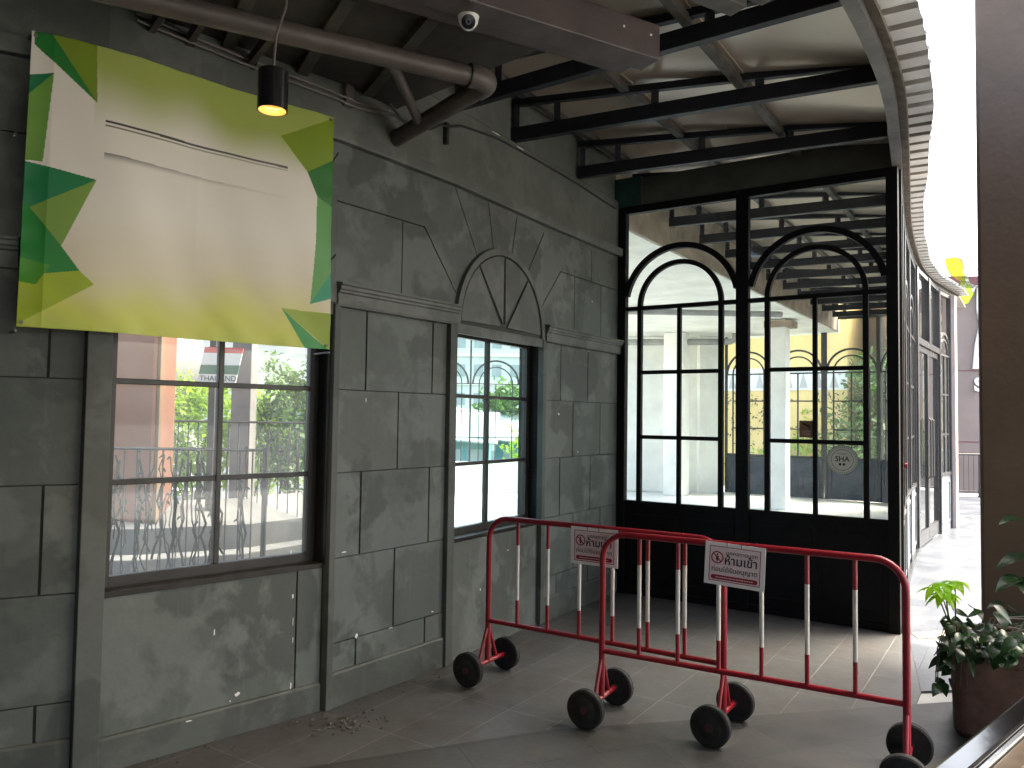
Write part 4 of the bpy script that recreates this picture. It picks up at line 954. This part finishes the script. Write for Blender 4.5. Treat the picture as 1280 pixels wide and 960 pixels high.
# ------------------------------------------------------------------ right side: column, planter, plants, counter rail
colm = thing('brown_column', 'broad dark brown column filling the right edge, behind the planter', 'column', (3.5, 5.0, 0))
frc, _ = frame((2.842, 4.72), (2.842+.832, 4.72-.554)); MB().box((0, -.8, 0), (1.6, 0, 7.5), frc).build('shaft', M['column'], colm, bevel=.02)
pl = thing('clay_planter', 'weathered terracotta planter box standing before the brown column', 'planter', (2.8, 4.2, 0))
frp, _ = frame((2.225, 3.96), (2.225+.87, 3.96-.49))
def rbox(mb, x0, y0, x1, y1, z0, z1, rr, taper, mi=0):
    ring_ = []
    for cx_, cy_, a0 in ((x1-rr, y1-rr, 0), (x0+rr, y1-rr, 90), (x0+rr, y0+rr, 180), (x1-rr, y0+rr, 270)):
        for k in range(6): a = rad(a0+18*k); ring_.append((cx_+rr*math.cos(a), cy_+rr*math.sin(a)))
    k = len(ring_); cx_, cy_ = (x0+x1)/2, (y0+y1)/2
    lv = [(z0, taper+.03), (z0+.04, taper), (z1-.07, 0), (z1-.065, -.012), (z1, -.012), (z1, .03), (z1-.05, .03)]
    vs = []
    for z, ins in lv:
        for x, y in ring_:
            sx = max(0, (abs(x-cx_)-ins))/max(1e-6, abs(x-cx_)); sy = max(0, (abs(y-cy_)-ins))/max(1e-6, abs(y-cy_)); vs.append(frp(cx_+(x-cx_)*sx, cy_+(y-cy_)*sy, z))
    fs = [(i*k+j, i*k+(j+1) % k, (i+1)*k+(j+1) % k, (i+1)*k+j) for i in range(len(lv)-1) for j in range(k)]+[tuple(range(k))]
    mb.add(vs, fs, mi)
q = MB(); rbox(q, .0, -.58, 1.05, 0., .0, .46, .07, .012); q.build('box', M['terracotta'], pl, smooth=True)
q = MB(); q.prism([(.04, .40), (1.0, .40), (1.0, .42), (.04, .42)], -.54, -.04, frp); q.build('soil', M['soil'], pl)
def leaf(mb, base, dirv, nrm, L_, W_, droop=.3, fold=.15, seg=6):
    d = Vector(dirv).normalized(); n = Vector(nrm); n = (n-d*n.dot(d)).normalized(); x = d.cross(n); base = Vector(base)
    vs = []
    for i in range(seg+1):
        t = i/seg; w_ = W_*.5*math.sin(math.pi*min(1, t**.75*.97+.02))*(1 if t < 1 else 0)+.0008
        c = base+d*L_*t*(1-.15*droop*t)-n*0+Vector((0, 0, -droop*L_*t*t))
        vs += [c-x*w_+n*fold*w_, c, c+x*w_+n*fold*w_]
    fs = []
    for i in range(seg): a = i*3; fs += [(a, a+1, a+4, a+3), (a+1, a+2, a+5, a+4)]
    mb.add(vs, fs)
def palmate(mb, st, c, base, L_, n=8, W_=.035, tilt=(0, 0, 1)):
    st.tube([base, (Vector(base)+Vector(c))/2+Vector((random.uniform(-.01, .01), random.uniform(-.01, .01), .01)), c], [.004, .0035, .003], 6)
    a0 = random.random()*6
    for k in range(n):
        a = a0+2*math.pi*k/n; leaf(mb, c, (math.cos(a), math.sin(a), random.uniform(.0, .25)), tilt, L_*random.uniform(.8, 1.1), W_, random.uniform(.4, .8))
random.seed(11)
up_t = thing('umbrella_plant', 'bright sunlit umbrella plant sprig rising at the left end of the planter', 'plant', (2.30, 4.05, .42))
lm, sm_ = MB(), MB()
for c, L_ in (((2.185, 4.02, .735), .10), ((2.235, 4.03, .755), .11), ((2.26, 4.05, .70), .10), ((2.21, 4.00, .70), .09), ((2.30, 4.04, .765), .10)):
    palmate(lm, sm_, c, (2.33+random.uniform(-.03, .03), 4.06, .42), L_, 7, .040)
lm.build('foliage', M['leaf_lime'], up_t, smooth=True, weld=False); sm_.build('stem', M['leaf_mid'], up_t, smooth=True)
tr_t = thing('trailing_plant', 'dark trailing plant spilling over the left rim of the planter', 'plant', (2.33, 4.0, .42))
lm, sm_ = MB(), MB()
for k in range(150):
    s = random.uniform(-.06, .30); dn = random.uniform(-.16, .16); z = .50+random.gauss(0, .06) if s > .02 else random.uniform(.22, .56)
    b0 = frp(s, dn-.03 if s > .02 else random.uniform(-.25, .05), max(.22, z)); a = random.uniform(0, 6.28)
    leaf(lm, b0, (math.cos(a)-.4, math.sin(a)-.3, random.uniform(-.5, .5)), (random.uniform(-.3, .3), -.6, .8), random.uniform(.05, .10), random.uniform(.035, .06), .5)
for k in range(7):
    s = random.uniform(.0, .2); sm_.tube([frp(s, -.1, .42), frp(s-.03, .0, .55), frp(s-.06, .03, .45), frp(s-.07, .035, .28)], .003, 5)
lm.build('foliage', M['leaf_dark'], tr_t, smooth=True, weld=False); sm_.build('stem', M['vine'], tr_t, smooth=True)
bg_t = thing('broadleaf_plant', 'tall plant with large dark leaves standing at the back of the planter', 'plant', (2.75, 4.2, .42))
lm, sm_ = MB(), MB()
for (c, dv, L_, W_) in (((2.70, 4.05, .90), (-1, -.15, .05), .22, .085), ((2.72, 4.05, .885), (-.4, -.9, .0), .2, .09), ((2.72, 4.06, .90), (.9, -.3, .1), .24, .09), ((2.62, 4.0, .80), (-.95, -.3, .0), .19, .085), ((2.62, 4.0, .80), (.7, -.6, .1), .2, .09), ((2.60, 4.02, .79), (-.2, -1, -.1), .16, .08),
                       ((2.70, 4.1, 1.08), (-.8, -.2, .2), .18, .07), ((2.70, 4.1, 1.08), (.8, -.4, .2), .2, .08), ((2.55, 4.02, .66), (-.9, -.2, .2), .13, .05), ((2.80, 3.98, .72), (-.4, -.8, .2), .18, .08), ((2.85, 3.98, .70), (.6, -.7, .2), .18, .08)):
    sm_.tube([(2.75, 4.15, .42), (2.74, 4.1, (c[2]+.42)/2), c], [.006, .005, .003], 6); leaf(lm, c, dv, (0, -.25, 1), L_, W_, .35, .25, 8)
for k in range(60):
    a = random.uniform(0, 6.28); leaf(lm, frp(random.uniform(.25, .95), random.uniform(-.45, -.05), random.uniform(.44, .62)), (math.cos(a), math.sin(a), .4), (0, -.3, 1), random.uniform(.08, .16), random.uniform(.03, .06), .5)
lm.build('foliage', M['leaf_dark'], bg_t, smooth=True, weld=False); sm_.build('stem', M['leaf_dark'], bg_t, smooth=True)
dry = MB(); random.seed(5)
for k in range(16):
    s = random.uniform(.05, .3); z = random.uniform(.5, .62); dry.tube([frp(s, -.12, .43), frp(s+.08, -.06, z), frp(s+.22, -.02, z+random.uniform(-.02, .06)), frp(s+.38, -.02, z+random.uniform(-.04, .06))], [.0035, .003, .0025, .0015], 5)
tag(dry.build('dry_twigs', mat('pale_dry_twig', (.34, .31, .26), .8), smooth=True), 'pale dry twigs arching over the middle of the planter', 'twigs')
# counter-like handrail in the foreground
hr = thing('handrail', 'gloss black handrail with a steel and wood edge in the bottom right corner', 'handrail', (.85, 1.4, 0))
ra, rb = Vector((.45, 1.093, 0)), Vector((1.95, 2.467, 0)); rd = (rb-ra).normalized(); rn = Vector((rd.y, -rd.x, 0))
def rb_(o0, o1, z0, z1, name, m, bev):
    q = MB(); q.bar(ra+rn*(o0+o1)/2+Vector((0, 0, (z0+z1)/2)), rb+rn*(o0+o1)/2+Vector((0, 0, (z0+z1)/2)), o1-o0, z1-z0); return q.build(name, m, hr, bevel=bev)
rb_(0, .050, .955, 1.0, 'black_cap', M['railblack'], .008); rb_(.051, .062, .955, .997, 'steel_strip', M['steel'], .002); rb_(.0625, .10, .955, .992, 'wood_strip', M['brass'], .003)
rb_(.101, .13, .955, .996, 'outer_edge', M['railblack'], .004)
q = MB(); rb_(.01, .11, .0, .10, 'bottom_plate', M['railblack'], .004)
for d in (.25, 1.75):
    c = ra+rd*d+rn*.06; MB().bar(c+Vector((0, 0, .10)), c+Vector((0, 0, .954)), .05, .05, (1, 0, 0)).build('post', M['railblack'], hr, bevel=.004)

# ------------------------------------------------------------------ beyond the walkway
rl = thing('walkway_railing', 'thin dark railing across the far end of the walkway', 'railing', (10.5, 16.9, 0))
frr, Ln = frame((8.6, 17.0), (13.2, 16.6))
q = MB(); q.tube([frr(0, 0, .92), frr(Ln, 0, .92)], .022, 8); q.tube([frr(0, 0, .12), frr(Ln, 0, .12)], .014, 8); q.build('rail', M['darkcol'], rl, smooth=True)
q = MB()
for k in range(46): q.tube([frr(Ln*k/45, 0, .12), frr(Ln*k/45, 0, .92)], .006, 5)
q.build('bars', M['darkcol'], rl)
for s in (.4, 1.55, 2.7, 3.85): MB().tube([frr(s, 0, 0), frr(s+.02, 0, .93)], .028, 8).build('post', M['darkcol'], rl, smooth=True)
ml = thing('brown_building', 'mauve-brown building with a leaf sign and white letters beyond the railing', 'building', (15, 22, -3.6))
frm, Ln = frame((11.2, 22.6), (21, 21.4))
q = MB(); q.box((0, -6, -3.6), (Ln, 0, 5.5), frm); q.build('wall', M['mall'], ml)
q = MB()
for z in (-1.0, 1.05, 3.1): q.box((0, .0, z), (Ln, .006, z+.03), frm)
for s in (.0, 2.9, 5.9): q.box((s, .0, -3.6), (s+.03, .006, 5.5), frm)
q.build('cladding_joint', M['malldark'], ml)
q = MB(); q.box((-.1, -6, 5.5), (Ln, .1, 5.85), frm); q.build('parapet', M['malldark'], ml)
lf = MB()
sx = 1.36; frm0 = frm
frm = lambda a, n, z: frm0(a, n, z+.62)
lf.prism([(sx, 5.75), (sx+.25, 5.80), (sx+.42, 5.62), (sx+.46, 5.35), (sx+.40, 5.05), (sx+.18, 5.22), (sx+.04, 5.48)], .02, .10, frm, 0)
lf.prism([(sx+.25, 5.80), (sx+.46, 5.74), (sx+.52, 5.45), (sx+.46, 5.35), (sx+.42, 5.62)], .02, .09, frm, 2)
lf.prism([(sx+.40, 5.05), (sx+.46, 5.35), (sx+.62, 5.12), (sx+.74, 4.72), (sx+.60, 4.45), (sx+.36, 4.35), (sx+.10, 4.45), (sx+.30, 4.62)], .02, .10, frm, 1)
lf.build('leaf_sign', [M['signyellow'], M['signlime'], M['signorange']], ml)
wt = MB(); wt.arc((sx+.82, 5.18), .26, .09, .02, .10, frm, rad(40), rad(330), 24); wt.arc((sx+.62, 4.88), .13, .07, .02, .10, frm, rad(120), rad(360), 14)
wt.prism([(sx+.86, 4.9), (sx+1.02, 4.96), (sx+1.10, 4.2), (sx+.98, 3.88), (sx+.90, 3.9), (sx+.84, 4.3)], .02, .09, frm); wt.prism([(sx+.90, 3.78), (sx+1.12, 3.78), (sx+1.12, 2.55), (sx+.72, 2.55), (sx+.78, 3.2)], .02, .09, frm)
wt.build('sign_lettering', M['signwhite'], ml)
text_mesh('sign_letter', 'S', .52, lambda x, n, z: frm(sx+.88+x, .04+n, 2.08+z), M['signwhite'], ml, .02, bold=.02)

# trees
def tree(name, label, x, y, z0, crown, n, ls, m, trunk_h, group='trees around the terrace'):
    t = thing(name, label, 'tree', (x, y, z0), 0, group)
    tk = MB(); cz_ = sum(c[2] for c in crown)/len(crown)
    tk.tube([(x, y, z0), (x+.05, y, z0+trunk_h*.5), (x-.03, y+.05, z0+trunk_h), (x, y, cz_)], [.16, .12, .09, .03], 8)
    for c in crown: tk.tube([(x-.02, y, z0+trunk_h*.8), ((x+c[0])/2, (y+c[1])/2, (z0+trunk_h+c[2])/2), (c[0], c[1], c[2])], [.06, .04, .015], 6)
    tk.build('trunk', M['bark'], t, smooth=True)
    lv = MB(); per = n//len(crown)
    for (cx_, cy_, cz_, rr) in crown:
        for k in range(per):
            d = Vector((random.gauss(0, 1), random.gauss(0, 1), random.gauss(0, .8))).normalized(); rad_ = rr*random.uniform(.25, 1)**.6*(1+.25*math.sin(d.x*5+d.z*7))
            c = Vector((cx_, cy_, cz_))+d*rad_; a = Vector((random.gauss(0, 1), random.gauss(0, 1), random.gauss(0, 1))).normalized(); b = a.cross(d+Vector((.1, .2, .3))).normalized(); s = ls*random.uniform(.6, 1.4)
            lv.add([c-a*s, c+b*s*.45, c+a*s, c-b*s*.45], [(0, 1, 2, 3)])
    lv.build('crown', m, t, weld=False)
random.seed(21)
tree('leafy_tree', 'mid green tree beyond the last arched window, beside the grey tower', 10.3, 22.5, -3.6, [(10.1, 22.4, 1.2, 1.3), (11.0, 22.8, 2.1, 1.1), (9.6, 22.0, .3, 1.0), (10.4, 22.2, 2.9, .8)], 3600, .10, M['leaf_mid'], 3.2)
tree('leafy_tree', 'bright tree behind the glass double door of the curved front', 9.2, 24.5, -3.6, [(8.9, 24.3, .4, 1.2), (9.6, 24.7, 1.3, 1.0), (8.3, 24.6, .0, .9)], 2600, .10, M['leaf_bright'], 3.0)
tree('leafy_tree', 'yellow-green bush tree below the tin houses, right side of the smaller window', .8, 25.5, -3.6, [(.75, 25.4, .6, .9), (1.3, 25.6, .3, .8), (.5, 25.2, -.4, .9)], 2200, .09, M['leaf_bright'], 3.2)
tree('leafy_tree', 'pale green tree behind the tin houses seen through the smaller window', .6, 34, -3.6, [(.3, 34, 2.3, 1.3), (1.6, 34, 2.0, 1.2), (-.6, 34.3, 2.0, 1.0)], 2200, .14, M['leaf_mid'], 4.5)

# yellow building beyond the far windows
yb = thing('yellow_building', 'yellow building with dark leaf specks and a white band, beyond the far arched windows', 'building', PW(-1, 17, -3.6))
fry, Ln = frame(PW(-7.0, 18.6)[:2], PW(-1.35, 18.4)[:2])
q = MB(); q.box((0, -5, -3.6), (Ln, 0, 6.8), fry); q.build('wall', M['yellow'], yb)
q = MB(); q.box((0, .0, 2.55), (Ln, .03, 3.25), fry); q.build('white_band', M['bandwhite'], yb)
q = MB()
for k in range(12): s = .2+.45*k; q.prism([(s, 2.62), (s+.26, 2.62), (s+.13, 3.12)], .03, .036, fry)
q.build('band_pattern', M['bandgrey'], yb)
q = MB(); random.seed(9)
for k in range(900):
    s = random.uniform(.2, Ln-.1); z = random.uniform(-.2, 2.5); a = random.uniform(0, 6.28); l_ = random.uniform(.03, .075)
    if math.sin(s*2.1+z)+random.uniform(-.8, .8) < -.2: continue
    c_, s_ = math.cos(a)*l_, math.sin(a)*l_; q.prism([(s-c_, z-s_), (s+s_*.4, z-c_*.4), (s+c_, z+s_), (s-s_*.4, z+c_*.4)], .001, .008, fry)
q.build('leaf_specks', M['spot'], yb)
def windows_block(name, label, fr, Ln, z0, z1, depth, wm, gm, nx, nz, ww, wh, zs):
    t = thing(name, label, 'building', fr(Ln/2, -depth/2, z0))
    q = MB(); q.box((0, -depth, z0), (Ln, 0, z1), fr); q.build('wall', wm, t)
    for j in range(nz):
        for i in range(nx):
            s = Ln*(i+.5)/nx; z = zs+(z1-zs)*(j+.25)/nz
            q = MB(); q.box((s-ww/2, .0, z), (s+ww/2, .03, z+wh), fr); q.build('window', gm, t)
    q = MB()
    for j in range(nz+1): z = zs+(z1-zs)*j/nz; q.box((0, 0, z-.1), (Ln, .15, z+.06), fr)
    q.build('floor_band', M['bandwhite'], t)
    return t
fg, Lg = frame((11.5, 33), (22, 30)); windows_block('grey_tower', 'pale grey tower with window bands beyond the tree on the right', fg, Lg, -3.6, 5.0, 8, M['greybldg'], M['winblue'], 6, 5, 1.2, 1.1, -2)
fa_, La = frame((-7.5, 60), (6.5, 60)); windows_block('apartment_block', 'pale apartment block with rows of small windows, far behind the smaller window', fa_, La, -3.6, 13, 8, M['apart'], M['winblue'], 10, 7, .75, .95, -2.5)
for (x0, x1, y, zt_, rz, mm, lab) in ((-3.2, -.75, 26, .9, 2.0, 'tin', 'blue-green tin house left of centre in the smaller window'), (-.6, 1.6, 30, .7, 1.9, 'tin', 'low tin house with a grey sloping roof, right in the smaller window')):
    t = thing('tin_house', lab, 'house', ((x0+x1)/2, y, -3.6), 0, 'tin houses below the terrace')
    MB().box((x0, y, -3.6), (x1, y+4, zt_)).build('wall', M[mm], t)
    q = MB(); q.add([(x0-.3, y-.4, zt_), (x1+.3, y-.4, zt_-.25), (x1+.3, y+4.3, rz-.3), (x0-.3, y+4.3, rz), (x0-.3, y-.4, zt_+.06), (x1+.3, y-.4, zt_-.19), (x1+.3, y+4.3, rz-.24), (x0-.3, y+4.3, rz+.06)], [(0, 1, 2, 3), (4, 7, 6, 5), (0, 4, 5, 1), (1, 5, 6, 2), (2, 6, 7, 3), (3, 7, 4, 0)]); q.build('roof', M['tinroof'], t)
    q = MB()
    for k in range(3): q.box((x0+.3+k*.75, y-.03, zt_-1.2), (x0+.75+k*.75, y, zt_-.4))
    q.build('window', M['winblue'], t)

# ------------------------------------------------------------------ scene built behind the large window in place of its reflections
rp = thing('pale_ramp_wall', 'pale curved ramp wall in the built reflection behind the large window', 'wall', (-3.2, 6.3, 0))
q = MB(); arcp = [(-4.6, 5.9), (-3.8, 6.15), (-3.0, 6.25), (-2.3, 6.6), (-1.8, 7.3)]
q.sweep(arcp, [(-.12, 0), (.12, 0), (.12, .42), (-.12, .42)]); q.build('low_wall', mat('grey_white_render', (.17, .17, .16), .75, noise=.25, scale=3), rp, bevel=.01)
q = MB(); q.sweep([(x-.1, y+.35) for x, y in arcp], [(-.25, 0), (.2, 0), (.2, .62), (-.25, .80)]); q.build('ramp', mat('grey_ramp', (.15, .15, .142), .8, noise=.25, scale=2), rp)
oc = thing('salmon_column', 'salmon coloured round-edged column in the built reflection, behind the large window', 'column', (-3.15, 6.8, 0))
MB().box((-3.36, 6.5, 0), (-2.98, 6.9, 5)).build('shaft', M['orangecol'], oc, bevel=.03)
MB().box((-2.979, 6.515, 0), (-2.955, 6.56, 5)).build('edge_strip', mat('ochre_edge', (.20, .13, .07), .7), oc)
for (x, y, w_, mm, lab) in ((-2.66, 6.9, .06, 'darkcol', 'thin dark post in the built reflection between shrubs'), (-2.62, 7.6, .19, 'greycol', 'wide grey post in the built reflection beside the flag sign')):
    t = thing('reflection_post', lab, 'post', (x, y, 0)); MB().box((x-w_/2, y-w_/2, 0), (x+w_/2, y+w_/2, 4.6)).build('shaft', M[mm], t, bevel=.008)
    MB().box((x-w_, y-w_, 0), (x+w_, y+w_, .04)).build('foot_plate', M[mm], t)
rc = thing('reflection_roof', 'dark lean-to roof over the posts of the built reflection, behind the large window', 'roof', (-2.6, 8, 3))
q = MB(); q.hexa([(-5.5, 7.0, 2.50), (-2.75, 7.0, 2.50), (-2.75, 8.6, 2.9), (-5.5, 8.6, 2.9), (-5.5, 7.0, 2.58), (-2.75, 7.0, 2.58), (-2.75, 8.6, 2.98), (-5.5, 8.6, 2.98)]); q.build('sheet', M['tinroof'], rc)
q = MB(); [q.bar((-5.4+.6*k, 7.0, 2.44), (-5.4+.6*k, 8.6, 2.84), .05, .08) for k in range(5)]; q.build('rafters', M['darkcol'], rc)
fs_ = thing('flag_sign', 'tilted red, white and green sign board with lettering between posts of the built reflection', 'sign', (-2.55, 6.75, 1.85))
ff_, Lf = frame((-2.66, 6.70), (-2.32, 6.74))
q = MB(); sk = .06
def slab_(z0, z1, mi): q.prism([(0-sk*(1-(z0-1.84)/.31), z0), (Lf-.02-sk*(1-(z0-1.84)/.31), z0), (Lf-.02-sk*(1-(z1-1.84)/.31), z1), (0-sk*(1-(z1-1.84)/.31), z1)], -.01, .01, ff_, mi)
slab_(1.84, 1.915, 0); slab_(1.917, 1.995, 2); slab_(1.997, 2.10, 0); slab_(2.102, 2.15, 1)
q.build('board', [M['bandwhite'], M['flagred'], M['flaggreen']], fs_)
text_mesh('lettering', 'THAILAND', .062, lambda x, n, z: ff_(Lf/2-.055+x, .012+n, 1.878+z), M['ink'], fs_)
MB().tube([ff_(.1, -.02, 1.80), ff_(.13, -.02, 2.6)], .012, 6).build('hanger', M['darkcol'], fs_)
for i, (x0, x1, y, zt_, lab) in enumerate(((-3.3, -1.75, 5.55, 1.32, 'near thin railing in the built reflection hung with dry vines'), (-3.2, -1.6, 7.25, 1.50, 'far dark railing in front of the shrubs of the built reflection'))):
    t = thing('reflection_railing', lab, 'railing', ((x0+x1)/2, y, 0), 0, 'railings in the built reflection')
    q = MB(); q.tube([(x0, y, zt_), (x1, y, zt_)], .012, 6); q.tube([(x0, y, .15), (x1, y, .15)], .012, 6); q.build('rail', M['darkcol'], t)
    q = MB(); n = int((x1-x0)/.09)
    for k in range(n+1): x = x0+(x1-x0)*k/n; q.tube([(x, y, .15), (x, y, zt_)], .006, 5)
    q.build('bars', M['darkcol'], t)
    for k in (0, 1): x = x0+(x1-x0)*k; MB().tube([(x, y, 0), (x, y, zt_+.02)], .02, 8).build('post', M['darkcol'], t)
random.seed(31)
vn = thing('dry_vines', 'dry dark vines trailing on the near railing of the built reflection', 'vines', (-2.5, 5.5, 0))
q = MB(); lv = MB()
for k in range(46):
    x = random.uniform(-3.2, -1.8); y = 5.52; z = random.uniform(1.0, 1.35); pts = [(x, y, z)]; zend = random.uniform(.15, .8)
    while z > zend: z -= random.uniform(.06, .12); x += random.uniform(-.025, .025); pts.append((x, y+random.uniform(-.04, .03), z))
    if len(pts) > 1: q.tube(pts, random.choice((.004, .006, .009)), 5)
    for pnt in pts:
        if random.random() < .6 and pnt[2] > .7: leaf(lv, pnt, (random.gauss(0, 1), random.gauss(0, 1), -.5), (0, -1, .3), .035, .016, .3)
q.build('stems', M['vine'], vn); lv.build('foliage', M['leaf_dark'], vn, weld=False)
random.seed(41)
for (x, y, rr, zc_, mm, n, lab) in ((-3.45, 8.5, .62, 1.42, 'leaf_bright', 2600, 'sunlit shrub right of the salmon column, behind the large window'), (-2.85, 8.8, .62, 1.34, 'leaf_bright', 2600, 'sunlit shrub between the posts of the built reflection'), (-2.33, 8.3, .46, 1.50, 'leaf_mid', 2200, 'tall dark shrub at the right side of the large window')):
    t = thing('reflection_shrub', lab, 'shrub', (x, y, 0), 0, 'shrubs in the built reflection')
    lv = MB(); st = MB()
    for k in range(6): st.tube([(x, y, 0), (x+random.uniform(-.2, .2), y+random.uniform(-.2, .2), zc_*.5), (x+random.uniform(-.4, .4), y+random.uniform(-.3, .3), zc_+.2)], [.02, .014, .006], 5)
    for k in range(n):
        d = Vector((random.gauss(0, 1), random.gauss(0, 1), random.gauss(0, 1.3))).normalized(); c = Vector((x, y, zc_))+d*rr*random.uniform(.2, 1)**.5*(1+.3*math.sin(d.x*6+d.z*5))
        if mm == 'leaf_mid': c.z += (c.z-zc_)*.5
        leaf(lv, c, (random.gauss(0, 1), random.gauss(0, 1), random.gauss(0, .6)), (random.gauss(0, .5), random.gauss(0, .5), 1), random.uniform(.06, .12), random.uniform(.03, .055), .3, .2, 2)
    lv.build('foliage', M[mm], t, weld=False); st.build('stem', M['bark'], t)
ch = thing('cream_house', 'bright cream house wall behind the shrubs of the built reflection', 'house', (-3, 13.5, 0))
q = MB(); q.box((-5.2, 13, -.3), (-2.6, 15, 3.4)); q.build('wall', M['brightwall'], ch)
q = MB(); q.hexa([(-5.4, 12.7, 3.4), (-2.4, 12.7, 3.4), (-2.4, 15.2, 3.9), (-5.4, 15.2, 3.9), (-5.4, 12.7, 3.48), (-2.4, 12.7, 3.48), (-2.4, 15.2, 3.98), (-5.4, 15.2, 3.98)]); q.build('roof', M['tinroof'], ch)
q = MB(); q.box((-4.2, 12.97, .9), (-3.4, 13.0, 1.9)); q.build('window', M['winblue'], ch)
